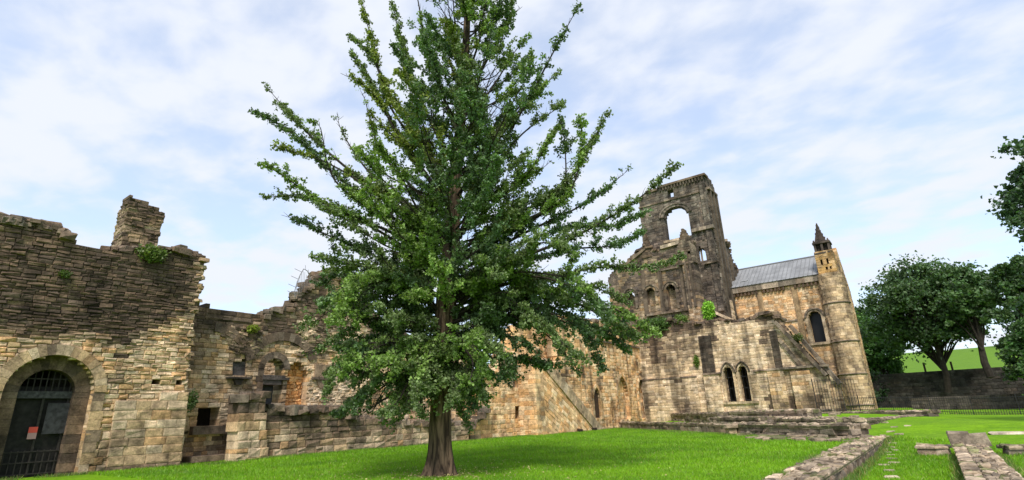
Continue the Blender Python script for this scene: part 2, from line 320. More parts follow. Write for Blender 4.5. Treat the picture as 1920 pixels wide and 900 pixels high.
def arch_poly(uc, zs, r, zb, pointed=0., k=14):
    """outline of a round or pointed opening"""
    if pointed:
        Rr = r*(1+pointed); am = math.acos(pointed/(1+pointed)); a = np.linspace(0, am, k//2+1)
        right = [(uc-(Rr-r)+Rr*math.cos(t), zs+Rr*math.sin(t)) for t in a]; left = [(2*uc-x, y) for x, y in right[::-1][1:]]
        arc = right+left
    else: arc = [(uc+r*math.cos(t), zs+r*math.sin(t)) for t in np.linspace(0, math.pi, k+1)]
    return [(uc+r, zb)]+arc+[(uc-r, zb)]
def voussoirs(mb, pl, uc, zs, r, w, n0, n1, col, n=15, pointed=0., a0=0., a1=math.pi, gap=.012):
    if pointed:
        pin = arch_poly(uc, zs, r, zs, pointed, 2*((n+1)//2))[1:-1]
        pout = arch_poly(uc, zs, r+w, zs, pointed*r/(r+w), 2*((n+1)//2))[1:-1]
    else:
        th = np.linspace(a0, a1, n+1); pin = [(uc+r*math.cos(t), zs+r*math.sin(t)) for t in th]; pout = [(uc+(r+w)*math.cos(t), zs+(r+w)*math.sin(t)) for t in th]
    for i in range(len(pin)-1):
        P = np.array([pin[i], pout[i], pout[i+1], pin[i+1]]); c = P.mean(0); P = c+(P-c)*(1-gap/w)
        cc = col(np.array([c[0]]), np.array([c[1]]))[0]; mb.prism(pl, [tuple(x) for x in P], n0, n1+rng.uniform(0, .025), cc)
        mb.prism(pl, [pin[i], pout[i], pout[i+1], pin[i+1]], n0+.01, n1-.02, cc*.6)
def jambs(mb, pl, u, z0, z1, w, side, n0, n1, col, h=.35):
    z = z0
    while z < z1-.05:
        hh = min(rng.uniform(.8, 1.2)*h, z1-z); ww = w*rng.uniform(.8, 1.35); a, b = (u, u+ww) if side > 0 else (u-ww, u)
        P = [(a, z+.006), (b, z+.006), (b, z+hh-.006), (a, z+hh-.006)]
        cc = col(np.array([(a+b)/2]), np.array([z]))[0]; mb.prism(pl, P, n0, n1+rng.uniform(0, .02), cc)
        mb.prism(pl, [(a+.004, z-.006), (b-.004, z-.006), (b-.004, z+.006), (a+.004, z+.006)], n0+.01, n1-.02, cc*.6); z += hh
def bar(mb, pl, u0, u1, z0, z1, n0, n1, C): mb.prism(pl, [(u0, z0), (u1, z0), (u1, z1), (u0, z1)], n0, n1, C)
def string(mb, pl, a, b, h, n0, n1, col, step=.9):      # moulded string course as separate lengths of stone, from (u,z) to (u,z)
    a, b = np.array(a), np.array(b); Ln = np.linalg.norm(b-a); k = max(1, int(Ln/step)); d = (b-a)/k; pr = np.array([-d[1], d[0]])/np.linalg.norm(d)*h
    for i in range(k):
        p = a+d*i; q = a+d*(i+.985); j = rng.uniform(-.01, .01)
        mb.prism(pl, [tuple(p), tuple(q), tuple(q+pr), tuple(p+pr)], n0, n1+j, col(np.array([p[0]]), np.array([p[1]]))[0])
def rubble_top(mb, pl, line, n, size, nrange, col):     # loose stones lying along a broken wall head
    line = np.array(line); seg = np.linalg.norm(np.diff(line, axis=0), axis=1); cum = np.concatenate([[0], np.cumsum(seg)])
    for _ in range(n):
        t = rng.uniform(0, cum[-1]); i = min(np.searchsorted(cum, t, side='right')-1, len(seg)-1); f = (t-cum[i])/seg[i]; p = line[i]*(1-f)+line[i+1]*f
        s = rng.uniform(*size); c = pl.to3(p[0], p[1]+rng.uniform(-.1, .12), rng.uniform(*nrange))
        mb.rock(c, (s*rng.uniform(.8, 1.6), s*rng.uniform(.8, 1.6), s*rng.uniform(.4, .8)), col(np.array([p[0]]), np.array([p[1]]))[0], rng.uniform(0, 3))
# ------------------------------------------------------------------ leaves
def leaf_cards(P, size, C, nrm=None, flat=.0, elong=1.):
    """one folded fan-shaped leaf per point: six vertices, two quads"""
    n = len(P); a = rng.normal(size=(n, 3)); a[:, 2] = a[:, 2]*.7+flat*0; a /= np.linalg.norm(a, axis=1)[:, None]
    b = rng.normal(size=(n, 3)); b -= (b*a).sum(1)[:, None]*a; b /= np.linalg.norm(b, axis=1)[:, None]; c = np.cross(a, b)
    s = (size*rng.uniform(.65, 1.25, n))[:, None]
    v0 = P; v1 = P+a*s*.15*elong; 
    m1 = P+a*s*elong; l1 = P+a*s*.8*elong+b*s*.55+c*s*.18; r1 = P+a*s*.8*elong-b*s*.55+c*s*.18
    V = np.stack([v0, l1, m1, r1], 1).reshape(-1, 3)
    Q = np.arange(n)[:, None]*4
    return V, [np.concatenate([Q+np.array([0, 1, 2]), Q+np.array([0, 2, 3])], 0)], np.repeat(C, 4, 0)
def foliage_col(n, base, var=.25):
    base = np.array(base); return np.clip(base*rng.uniform(1-var, 1+var, (n, 1))*rng.uniform(.9, 1.1, (n, 3)), 0, 1)

# ================================================================== GROUND
def gh(x, y):
    x = np.asarray(x, float); y = np.asarray(y, float)
    s = (x+y-25.4)/1.414
    A = .42+.45*ss(4, -8, x)
    h = A*ss(.8, 13, s)
    h = h-.30*ss(-3.0, -2.75, x)*ss(34, 26, y)*(1-.4*ss(.6, 1.2, x))
    h = h+.05*(fbm(x*.25, y*.25, 5)-.5)*2*ss(2, 12, np.hypot(x, y))
    hl = ss(100, 330, y+.25*x)*20+ss(95, 130, y+.2*x)*2.2
    return h+hl*ss(-70, -10, x)+ss(300, 900, np.hypot(x, y))*10
def build_ground():
    g = lambda a, b, d: np.arange(a, b, d)
    xs = np.unique(np.round(np.concatenate([g(-1200, -80, 60), g(-80, -30, 4), g(-30, -6, .5), g(-6, 4, .125), g(4, 20, .5), g(20, 90, 4), g(90, 1201, 60)]), 3))
    ys = np.unique(np.round(np.concatenate([g(-1200, -40, 60), g(-40, 8, 3), g(8, 70, .4), g(70, 160, 3), g(160, 400, 12), g(400, 1601, 80)]), 3))
    X, Y = np.meshgrid(xs, ys); Z = gh(X, Y); nx, ny = len(xs), len(ys)
    i = np.arange(ny-1)[:, None]*nx; j = np.arange(nx-1)[None]
    Q = np.stack([i+j, i+j+1, i+nx+j+1, i+nx+j], -1).reshape(-1, 4)
    mb = MB(); mb.add(np.stack([X, Y, Z], -1).reshape(-1, 3), [Q], (.1, .3, .02))
    return tag(mb.build('ground', M_GROUND, smooth=True), kind='structure')
build_ground()

# ================================================================== RANGE OF RUINS ON THE LEFT
S1 = Pl('X', -28.4)
o = empty('ruined_wall', (-28.4, 6, 0), 'tall ruined wall with the round arched doorway, left edge of the photo', 'wall')
d1 = lambda u, z: 1.1*ss(4.4, 6.4, z-1.2*ss(8, 11, u))+.5*np.exp(-((u-8.6)/.35)**2)*ss(1.5, 4, z)+.35*ss(.6, .1, z)-.45*ss(10.2, 11.3, u)
c1 = colour(BUFF, d1, 3, .55, .38, dpal=DARK*.85)
P = S1.px
uc = P(92, 700)[0]; door_r = (P(146, 735)[0]-P(38, 738)[0])/2; uc = (P(146, 735)[0]+P(38, 738)[0])/2; zs = P(146, 735)[1]
rr_out = P(176, 730)[0]-uc
hole = arch_poly(uc, zs, rr_out, -.3)
end = [P(335, 878), P(352, 780), P(350, 730), P(356, 640), P(362, 600), P(375, 560), P(378, 520), P(382, 480)]
top = [P(345, 470), P(300, 462), P(262, 464), P(200, 466), P(165, 462), P(130, 447), P(112, 428), P(85, 418), P(60, 418), P(28, 412), P(0, 412), (-3, 9.9), (-3, -.3)]
h1 = [P(285, 708), P(300, 708), P(300, 722), P(285, 722)]; h2 = [P(330, 712), P(342, 711), P(341, 722), P(330, 723)]
mb = MB()
masonry(mb, S1, end+top, [hole, h1, h2], 1.1, lambda f: (.26, .38) if f < .26 else ((.16, .26) if f < .5 else (.11, .22)), lambda f: (.35, .8) if f < .26 else (.22, .62), c1, prot=.09, cham=.06, mortar=.55, ragged=.12, jit=.018, gap=.016)
mb.build('masonry', M_STONE, o)
mb = MB()      # ashlar pier beside the door, a few centimetres proud
masonry(mb, S1, [P(196, 892), P(334, 882), P(345, 800), P(352, 740), P(214, 748)], [], .2, (.34, .42), (.45, .95), colour(BUFF, lambda u, z: .12+.35*ss(.5, .1, z), 8, .9, .3), n0=.14, prot=.03, ragged=.02); mb.build('pier', M_STONE, o)
mb = MB()
voussoirs(mb, S1, uc, zs, rr_out+.01, .44, -.6, .09, colour(BUFF, lambda u, z: .45+.3*ss(4.6, 5.4, z), 2, 1.3, .5), 19)
jambs(mb, S1, uc+rr_out+.01, -.1, zs, .4, 1, -.6, .06, colour(BUFF*.92, .34, 4, 1, .6), .42); jambs(mb, S1, uc-rr_out-.01, -.1, zs, .4, -1, -.6, .06, colour(BUFF, .35, 4, 1, .5), .42)
mb.build('arch', M_STONE, o)
mb = MB(); cd_ = colour(GREY*.7, .9, 6, 1, .4)
w2 = rr_out-door_r; voussoirs(mb, S1, uc, zs, door_r, w2+.12, -1.0, -.42, cd_, 13); jambs(mb, S1, uc+door_r, -.2, zs, w2+.12, 1, -1.0, -.42, cd_); jambs(mb, S1, uc-door_r, -.2, zs, w2+.12, -1, -1.0, -.42, cd_)
mb.build('inner_arch', M_STONE, o)
# gate inside
gt = MB(); r = door_r
bar(gt, S1, uc-r-.05, uc+r+.05, -.05, zs+.25, -1.02, -.92, (0, 0, 0)); gate = gt.build('door', M_DOOR, o)
gt = MB()
for k in range(9):
    u = uc-r+(k+.5)*2*r/9; zt = zs+math.sqrt(max(r*r-(u-uc)**2, 0))
    bar(gt, S1, u-.018, u+.018, zs-.05, zt, -.80, -.76, (0, 0, 0)); bar(gt, S1, u-.018, u+.018, .12, 1.0, -.80, -.76, (0, 0, 0))
for z in (zs+.55, .12, .55, .95): bar(gt, S1, uc-math.sqrt(max(r*r-max(z-zs, 0)**2, .01)), uc+math.sqrt(max(r*r-max(z-zs, 0)**2, .01)), z-.02, z+.02, -.755, -.73, (0, 0, 0))
for u in (uc-r+.05, uc+.02, uc+r-.06): bar(gt, S1, u-.04, u+.04, 0.02, zs, -.86, -.80, (0, 0, 0))
gt.build('iron_bars', plain('rusty_bars', (.035, .03, .027), .7, 0, 0, .4), gate)
gt = MB(); bar(gt, S1, uc-r, uc+r, zs-.22, zs+.06, -.90, -.72, (0, 0, 0)); gt.build('lintel', plain('lintel_grey', (.06, .058, .062), .8, 0, .3, .5), gate)
gt = MB(); a, b = P(105, 752), P(133, 812); bar(gt, S1, uc+.18, uc+1.0, b[1]+.0, a[1]-.05, -.72, -.69, (0, 0, 0)); gt.build('board', M_GREY, gate)
gt = MB(); q = P(70, 812); bar(gt, S1, q[0]-.14, q[0]+.14, q[1]+.02, q[1]+.24, -.72, -.70, (0, 0, 0)); nb = gt.build('notice', M_RED, gate)
gt = MB(); bar(gt, S1, q[0]-.14, q[0]+.14, q[1]-.22, q[1]+.016, -.72, -.70, (0, 0, 0)); gt.build('notice', plain('pale_notice', (.32, .2, .19), .6), gate)
mb = MB(); bar(mb, S1, 1.5, 10.5, -.2, 5.9, -2.6, -2.2, (.015, .013, .012)); bar(mb, S1, 1.5, 10.5, 5.6, 5.9, -2.2, -1.0, (.02, .018, .015)); bar(mb, S1, 1.5, 1.8, -.2, 5.6, -2.2, -1.12, (.02, .018, .015)); bar(mb, S1, 10.2, 10.5, -.2, 5.6, -2.2, -1.12, (.02, .018, .015)); mb.build('dark_box', M_STONE, o)  # box behind the door, interior shade put into its near-black colour
# small dark voids are real holes: near-black backing stands in for their shade
mb = MB(); bar(mb, S1, P(270, 0)[0], 12.3, 3, 7, -1.6, -1.25, (.02, .018, .015)); mb.build('dark_backing', M_STONE, o)
# broken head and rubble
mb = MB(); cr1 = colour(GREY, .35, 9, 1, .6)
rubble_top(mb, S1, [P(0, 412), P(60, 418), P(112, 430), P(130, 446)], 90, (.2, .45), (-.9, 0), cr1)
for x, y, s in ((12, 408, .75), (40, 412, .7), (68, 420, .5), (92, 424, .95), (112, 432, .7), (128, 440, .5), (52, 424, .5)):
    mb.rock(S1.to3(*P(x, y), -.3), (s*.7, s*.95, s*.5), cr1(np.array([x]), np.array([y]))[0]*1.25, rng.uniform(-.4, .4))
rubble_top(mb, S1, [P(200, 466), P(262, 466), P(345, 470), P(382, 480)], 60, (.18, .42), (-.9, .02), colour(GREY, .6, 9, 1, .5))
rubble_top(mb, S1, [P(382, 482), P(376, 520), P(372, 560), P(358, 600), P(352, 700)], 70, (.14, .34), (-.9, .0), colour(BUFF, .5, 9, 1, .5))
mb.build('rubble', M_STONE, o)
# chimney stub on the wall head
SC = Pl('X', -28.75); u0, u1 = SC.px(239, 460)[0]-.28, SC.px(296, 460)[0]-.05; zt = SC.px(268, 386)[1]; cc = colour(BUFF, .8, 12, .9, .5)
st = MB(); masonry(st, SC, [(u0, 9.2), (u1, 9.2), (u1+.1, zt-.05), (u0+.4, zt+.2), (u0, zt+.38)], [], .9, (.12, .24), (.2, .5), cc, prot=.07, cham=.05, ragged=.04, jit=.02)
SY = Pl('Y', u0+.02); masonry(st, SY, [(-30.1, 9.2), (-28.78, 9.2), (-28.78, zt+.25), (-30.1, zt-.05)], [], .8, (.13, .24), (.2, .5), colour(PALE*.8, .45, 12, .9, .5), prot=.06, cham=.05, ragged=.03, jit=.02)
rubble_top(st, SC, [(u0, zt), (u1, zt-.1)], 14, (.15, .3), (-.7, 0), cc)
st.build('chimney_stub', M_STONE, o)

# ---- wall with blocked arches, rising behind the tree
S2 = Pl('X', -29.6); P = S2.px
o = empty('ruined_wall', (-29.6, 20, 0), 'ruined wall with blocked arches and a small arched doorway, rising behind the tree', 'wall')
d2 = lambda u, z: .42+.45*ss(5.6, 7.4, z)-.55*np.exp(-((u-13.2)/.5)**2)*ss(7.2, 6, z)-.35*ss(16.5, 19, u)*ss(7.5, 6.5, z)+.3*ss(2, 1, z)
c2 = colour(BUFF, d2, 21, .6, .5)
top = [P(390, 574), P(440, 582), P(500, 595), P(500, 585), P(545, 580), P(560, 556), P(590, 528), P(600, 512), P(625, 512), P(660, 545), P(700, 590), P(745, 625), P(800, 640), P(850, 655), P(884, 668)]
mir = [(max(q[0], 8.), q[1]) for q in top]
outl = [(8., -.3), (8., mir[0][1])]+mir+[(P(884, 800)[0], -.3)]
dr_u = (P(494, 700)[0]+P(532, 700)[0])/2; dr_r = (P(532, 700)[0]-P(494, 700)[0])/2; dz = P(513, 692)[1]
H1 = arch_poly(dr_u, dz, dr_r, P(510, 775)[1])
H2 = [P(372, 766), P(412, 764), P(409, 802), P(368, 803)]
H3 = P(532, 690)[0], P(578, 690)[0]; Hrec = [(H3[0]+.3, P(550, 772)[1]), (H3[1], P(550, 772)[1]), (H3[1], P(560, 700)[1]), (H3[1]-.5, P(560, 680)[1]), (H3[0]+.3, P(540, 682)[1])]
H4 = [P(437, 676), P(462, 676), P(461, 706), P(436, 706)]
mb = MB(); masonry(mb, S2, outl, [H1, H2, Hrec, H4], 1.0, (.17, .30), (.25, .65), c2, prot=.06, cham=.04, ragged=.12, jit=.014); mb.build('masonry', M_STONE, o)
# capping course at left
mb = MB(); masonry(mb, S2, [P(385, 576), P(472, 591), P(470, 606), P(383, 592)][::-1], [], 1.0, (.22, .3), (.5, .9), colour(GREY, .8, 1, 1, .3), n0=.06, ragged=.05); mb.build('capping', M_STONE, o)
# relieving arches (broken), rubble infill
mb = MB(); ca = colour(GREY, .7, 31, 1, .4)
ac, ar = P(400, 700)[0], 2.5
voussoirs(mb, S2, P(385, 690)[0], P(385, 690)[1]-.3, 2.2, .5, -.3, .08, ca, 9, a0=.35, a1=1.5); mb.build('broken_arch', M_STONE, o)
mb = MB(); voussoirs(mb, S2, P(528, 690)[0], P(528, 690)[1]-.35, 1.9, .5, -.3, .1, ca, 13, a0=.45, a1=2.6); mb.build('broken_arch', M_STONE, o)
mb = MB(); masonry(mb, S2, [P(415, 625), P(440, 612), P(492, 618), P(488, 655), P(465, 668), P(440, 664), P(428, 650)], [], .4, (.08, .16), (.15, .4), colour(PALE, .62, 41, 1.4, .5), n0=.05, prot=.12, cham=.07, ragged=.15, jit=.03, rot=-.25); mb.build('rubble_infill', M_STONE, o)
mb = MB(); masonry(mb, S2, Hrec, [], .5, (.12, .24), (.2, .45), colour(PINK*np.array([1.02, .86, .68]), .15, 42, 1.4, .3), n0=-.55, prot=.22, cham=.1, ragged=.1, jit=.03); mb.build('rubble_core', M_STONE, o)
mb = MB(); masonry(mb, S2, [P(580, 690), P(690, 660), P(690, 760), P(580, 775)], [], .4, (.12, .24), (.2, .5), colour(PALE, .22, 43, 1.2, .4), n0=.05, prot=.1, cham=.06, ragged=.2, jit=.025); mb.build('rubble_facing', M_STONE, o)
mb = MB(); masonry(mb, S2, [P(560, 600), P(690, 590), P(690, 650), P(560, 668)], [], .4, (.1, .2), (.2, .5), colour(PALE, lambda u, z: .45+.2*ss(7, 8.5, z), 44, 1.2, .5), n0=.04, prot=.12, cham=.06, ragged=.2, jit=.03); mb.build('rubble_facing', M_STONE, o)
# smooth arch head over the doorway, ring and jambs
mb = MB(); voussoirs(mb, S2, dr_u, dz, dr_r, .36, -.5, .06, colour(GREY, .55, 7, 1, .4), 9); jambs(mb, S2, dr_u-dr_r, P(510, 775)[1], dz, .35, -1, -.5, .05, colour(GREY, .7, 7, 1, .4)); mb.build('door_surround', M_STONE, o)
a, b = P(490, 716), P(522, 716); zb = P(505, 772)[1]
mb = MB(); bar(mb, S2, dr_u-dr_r-.02, dr_u+dr_r*.55, zb, a[1]-.15, -.62, -.5, (0, 0, 0)); mb.build('blocking_slab', plain('slate_slab', (.05, .052, .058), .7, 0, .2, .3), o)
mb = MB(); cg = (.085, .08, .078)
bar(mb, S2, dr_u-dr_r-.06, dr_u+dr_r+.3, a[1]+.12, a[1]+.26, -.6, .16, cg); bar(mb, S2, dr_u-dr_r-.02, dr_u+dr_r*.8, a[1]-.14, a[1]+.11, -.6, .08, cg)
for k in range(9): u = dr_u-dr_r+k*.15; mb.rock(S2.to3(u, a[1]+.3, .02), (.2, .12, .16), cg)
mb.build('carved_capital', M_STONE, o)
# niche slab and its bracket
a, b = P(437, 677), P(462, 705); mb = MB(); bar(mb, S2, a[0]-.02, b[0]+.02, b[1], a[1], -.3, -.1, (.075, .075, .08)); mb.build('niche_slab', M_STONE, o)
a, b = P(423, 707), P(466, 712); zb = P(445, 722)[1]; mb = MB(); bar(mb, S2, a[0], b[0], b[1]+.02, a[1], -.3, .34, (.06, .056, .05)); mb.prism(S2, [(a[0]+.35, b[1]+.01), (a[0]+.5, zb), (b[0]-.5, zb), (b[0]-.35, b[1]+.01)], -.3, .22, (.065, .06, .052)); mb.build('bracket', M_STONE, o)
# two sculpted corbels near the tree
for x in (605,):
    a, b = P(x-16, 683), P(x+16, 713); mb = MB(); bar(mb, S2, a[0], b[0], b[1]+.15, a[1], -.2, .16, (.24, .19, .14)); bar(mb, S2, a[0]-.12, b[0]+.12, b[1], b[1]+.14, -.2, .26, (.10, .085, .07)); mb.prism(S2, [(a[0]+.15, b[1]-.01), (a[0]+.4, b[1]-.5), (b[0]-.4, b[1]-.5), (b[0]-.15, b[1]-.01)], -.2, .18, (.2, .16, .12)); mb.build('corbel', M_STONE, o)
mb = MB(); a, b = P(355, 804), P(420, 808); bar(mb, S2, a[0], b[0], b[1]-.12, a[1]+.1, -.3, .45, (.12, .10, .085)); mb.build('ledge', M_STONE, o); mb = MB(); bar(mb, S2, a[0]-.1, b[0], 0.05, .32, -.3, 1.0, (.17, .14, .11)); mb.build('plinth', M_STONE, o)
mb = MB(); bar(mb, S2, 10, 15, .5, 4, -1.9, -1.5, (.03, .025, .02)); mb.build('dark_backing', M_STONE, o)  # backing of the square opening, coloured near-black as its shade
# a further wall seen through the little doorway
mb = MB(); masonry(mb, Pl('X', -33.5), [(16, 0), (22, 0), (22, 6.6), (16, 6.6)], [], .5, (.2, .3), (.3, .6), colour(PALE, .1, 4, 1, .3)); mb.build('inner_wall', M_STONE, o)
mb = MB(); cc = colour(GREY, .6, 9, 1, .5)
rubble_top(mb, S2, mir[2:6], 60, (.2, .5), (-.8, 0), cc); rubble_top(mb, S2, mir[5:10], 110, (.2, .5), (-.8, .05), colour(GREY, .4, 9, 1, .5)); rubble_top(mb, S2, mir[9:], 60, (.2, .5), (-.8, 0), cc)
mb.build('rubble', M_STONE, o)

# ---- low wall in front of it with the buff pier
S3 = Pl('X', -27.6); P = S3.px
o = empty('low_wall', (-27.6, 20, 0), 'dark chest high ruined wall along the lawn behind the tree trunk', 'wall')
top = [P(442, 746), P(462, 742), P(492, 745), P(500, 770), P(505, 766), P(560, 770), P(630, 768), P(670, 785), P(740, 790), P(800, 792), P(880, 796)]
c3 = colour(BUFF*.8, lambda u, z: .62+.3*ss(1.2, 2.4, z)-.3*ss(.9, .3, z)-.3*ss(24, 27, u), 51, .9, .5)
mb = MB(); masonry(mb, S3, [(P(495, 866)[0], -.3)]+top[3:]+[(P(880, 826)[0], -.3)], [], .9, (.28, .42), (.4, .9), c3, prot=.08, cham=.06, ragged=.05, jit=.018, mortar=.5); mb.build('masonry', M_STONE, o)
mb = MB(); masonry(mb, S3, [(P(437, 870)[0], -.3), (P(495, 866)[0]+.1, -.3), top[2], top[1], top[0]], [], 1.1, (.35, .5), (.4, .8), colour(BUFF, lambda u, z: .1+.75*ss(1.7, 2.5, z), 55, 1, .4), n0=.3, prot=.05, cham=.05, ragged=.04, jit=.018); mb.build('pier', M_STONE, o)
mb = MB(); rubble_top(mb, S3, top[3:8], 75, (.25, .7), (-.85, .05), colour(GREY, .45, 9, 1, .6)); rubble_top(mb, S3, top[7:], 60, (.25, .6), (-.85, .0), colour(GREY, .3, 9, 1, .6)); rubble_top(mb, S3, top[:3], 8, (.3, .6), (-.8, .2), colour(GREY, .6, 9, 1, .6)); mb.build('rubble', M_STONE, o)

# ---- pale wall with lancet, right of the trunk
S4 = Pl('X', -28.4); P = S4.px
o = empty('ruined_wall', (-28.4, 38, 0), 'pale ashlar wall with a pointed lancet and a slit, right of the tree trunk', 'wall')
lu, lr = P(967, 690)[0], (P(976, 690)[0]-P(960, 690)[0])/2; ls, lb = P(968, 690)[1], P(968, 727)[1]
L1 = arch_poly(lu, ls, lr, lb, .8); sl = [P(966, 760), P(977, 760), P(977, 786), P(966, 786)]
L0 = P(885, 660)[0]
outl = [(P(882, 822)[0], -.3), (P(900, 770)[0]-1, 1.9), (P(905, 760)[0]-.4, 3.2), (P(905, 700)[0], P(912, 715)[1]), (P(915, 690)[0], P(915, 700)[1]), P(935, 690), P(940, 660), P(955, 655), P(962, 615), P(1000, 600), P(1060, 600), (P(1060, 700)[0], -.3)]
c4 = colour(PINK, lambda u, z: -.05+.25*ss(1.3, .2, z)+.35*ss(34, 31, u), 61, .8, .28)
mb = MB(); masonry(mb, S4, outl, [L1, sl], 1.1, (.26, .38), (.4, .9), c4, prot=.05, cham=.035, ragged=.12, mortar=.75); mb.build('masonry', M_STONE, o)
mb = MB(); voussoirs(mb, S4, lu, ls, lr, .3, -.4, .1, colour(PALE, .05, 4), 10, .8); jambs(mb, S4, lu+lr, lb, ls, .3, 1, -.4, .08, colour(PALE, .05, 4)); jambs(mb, S4, lu-lr, lb, ls, .3, -1, -.4, .08, colour(PALE, .05, 4)); mb.build('lancet_surround', M_STONE, o)
mb = MB(); masonry(mb, Pl('X', -29.0), [(lu-1, lb-.2), (lu+1, lb-.2), (lu+1, ls+1.2), (lu-1, ls+1.2)], [], .4, (.26, .38), (.4, .9), colour(PALE, .0, 4)); mb.build('lancet_blocking', M_STONE, o)
mb = MB(); bar(mb, S4, sl[0][0]-.5, sl[0][0]+1, 1, 4, -1.7, -1.2, (.04, .03, .02)); mb.build('dark_backing', M_STONE, o)  # sheet behind the slit, painted near-black in place of shade
mb = MB(); cpr = colour(PALE, .15, 4)                                   # tapered shaft standing on the wall at left
q = P(948, 690); masonry(mb, S4, [(q[0]-1.0, q[1]-.4), (q[0]+.3, q[1]-.4), (q[0]+.25, q[1]+.3), (q[0]-.3, P(948, 640)[1]), (q[0]-.6, q[1]+.4)], [], .8, (.25, .4), (.4, .7), cpr, n0=.12, ragged=.02); mb.build('spur', M_STONE, o)
mb = MB(); rubble_top(mb, S4, [P(872, 806), P(885, 790), P(900, 778), P(905, 765)], 24, (.3, .8), (-.3, .5), colour(GREY, .3, 9)); rubble_top(mb, S4, [P(905, 700), P(940, 690)], 16, (.2, .5), (-.8, .05), cpr); mb.build('rubble', M_STONE, o)

# ---- raking buttress
S5 = Pl('X', -26.7); P = S5.px
o = empty('raking_buttress', (-27.5, 45, 0), 'triangular raking buttress of slanting stones with a long sloping coping', 'buttress')
A_, B_, C_ = P(1024, 676), P(1127, 806), P(1018, 812)
mb = MB(); masonry(mb, S5, [(C_[0]-.5, -.2), (B_[0], -.2), (B_[0]-.1, .3), (A_[0]+.5, A_[1]-.3), (A_[0]-.7, A_[1]-.2), (C_[0]-.5, 4)], [], 1.6, (.3, .42), (.5, 1.1), colour(PINK, .03, 71, .7, .25), rot=R(-30), prot=.03, cham=.03, ragged=.0, mortar=.75); jambs(mb, S5, C_[0]+.35, -.1, A_[1]-.2, .6, -1, -1.6, .07, colour(PINK, .03, 71, .7, .25), .38); mb.build('masonry', M_STONE, o)
mb = MB(); masonry(mb, Pl('Y', C_[0]-.85), [(-28.5, -.2), (-26.62, -.2), (-26.62, A_[1]-.1), (-28.5, A_[1]+.2)], [], .75, (.3, .42), (.4, .8), colour(PINK, .05, 72, .7, .25), prot=.02, cham=.02, ragged=.0, mortar=.7); mb.build('end_face', M_STONE, o)
mb = MB(); k = 19; a, b = np.array(A_)+(-.1, .15), np.array([B_[0]+.2, .12]); d = (b-a)/k; pr = np.array([-d[1], d[0]])/np.linalg.norm(d)*.30; a = a-pr*3.0; pr = pr*3.2
for i in range(k):
    p, q = a+d*i, a+d*(i+.98); mb.prism(S5, [tuple(p), tuple(q), tuple(q+pr), tuple(p+pr)], -1.6, .06+rng.uniform(0, .07), colour(PALE*.72, .15, 3, 1.2, .5, dpal=GREY)(np.array([p[0]]), np.array([p[1]]))[0])
mb.build('coping', M_STONE, o)
mb = MB()
for u in (P(1085, 806)[0], P(1112, 808)[0]): mb.rock(S5.to3(u, .1, .12), (.4, .5, .35), (.03, .025, .02))
mb.build('footing', M_STONE, o)

# ---- cloister wall with doors and blind arches
S6 = Pl('X', -27.0); P = S6.px
o = empty('cloister_wall', (-27.0, 56, .5), 'orange and buff wall with a pointed doorway and blind arches, left of the inner corner', 'wall')
def opening(x, yt, yb, w, pointed, pl=S6, spring=.0):
    l, r_ = pl.px(x-w/2, (yt+yb)/2)[0], pl.px(x+w/2, (yt+yb)/2)[0]; c = (l+r_)/2; rad = (r_-l)/2; zt = pl.px(x, yt)[1]; zb = pl.px(x, yb)[1]
    hgt = rad*math.sqrt(1+2*pointed) if pointed else rad
    return c, zt-hgt, rad, zb
dA = opening(1119, 726, 786, 12, .9); dB = opening(1168, 705, 786, 20, .9); dC = opening(1205, 712, 786, 13, .0); dD = opening(1204, 728, 786, 9, .0)
c6 = colour(PINK, lambda u, z: -.02+.5*ss(.25, .75, fbm(u*.7, z*.35, 77))*ss(8.4, 6, z)*ss(2, 4.5, z), 72, .9, .3)
up6 = 60.1
outl = [(42, 0), (up6, 0), (up6, 11.3), (P(1150, 590)[0], 11.6), (P(1120, 585)[0], 10.8), (42, 10.6)]
mb = MB(); masonry(mb, S6, outl, [arch_poly(*dA, .9), arch_poly(*dB, .9), arch_poly(*dC)], 1.0, (.26, .40), (.4, .9), c6, prot=.06, cham=.035, ragged=.06, mortar=.7); mb.build('masonry', M_STREAK, o)
mb = MB(); cv = colour(PINK, .0, 5)
for q, pt_ in ((dA, .9), (dB, .9), (dC, 0)):
    mb = MB(); voussoirs(mb, S6, q[0], q[1], q[2], .3, -.35, .1, cv, 10, pt_)
    jambs(mb, S6, q[0]+q[2], q[3], q[1], .3, 1, -.4, .08, cv); jambs(mb, S6, q[0]-q[2], q[3], q[1], .3, -1, -.4, .08, cv); mb.build('arch_surround', M_STREAK, o)
mb = MB(); masonry(mb, Pl('X', -27.35), [(dB[0]-1.5, 0), (dC[0]+1.0, 0), (dC[0]+1.0, 6), (dB[0]-1.5, 6)], [arch_poly(*dD)], .4, (.26, .4), (.4, .9), colour(PINK, .1, 15), ragged=.02); mb.build('blind_panel', M_STREAK, o)
mb = MB(); mb.prism(S6, arch_poly(dA[0], dA[1], dA[2]+.02, dA[3]-.1, .9), -.5, -.16, (.09, .045, .03)); mb.build('door', M_TIMB, o); mb = MB(); bar(mb, S6, dD[0]-.8, dD[0]+.8, .3, 4, -.95, -.85, (.25, .12, .05)); mb.build('door', M_TIMB, o)
mb = MB(); string(mb, S6, (49, 8.62), (up6, 8.62), .2, -.1, .14, colour(GREY, .3, 3)); mb.build('string_course', M_STREAK, o)
mb = MB(); rubble_top(mb, S6, [(46, 10.6), (P(1120, 585)[0], 10.8), (P(1150, 590)[0], 11.6), (up6, 11.3)], 80, (.25, .55), (-.9, 0), colour(GREY, .3, 3)); mb.build('rubble', M_STONE, o)

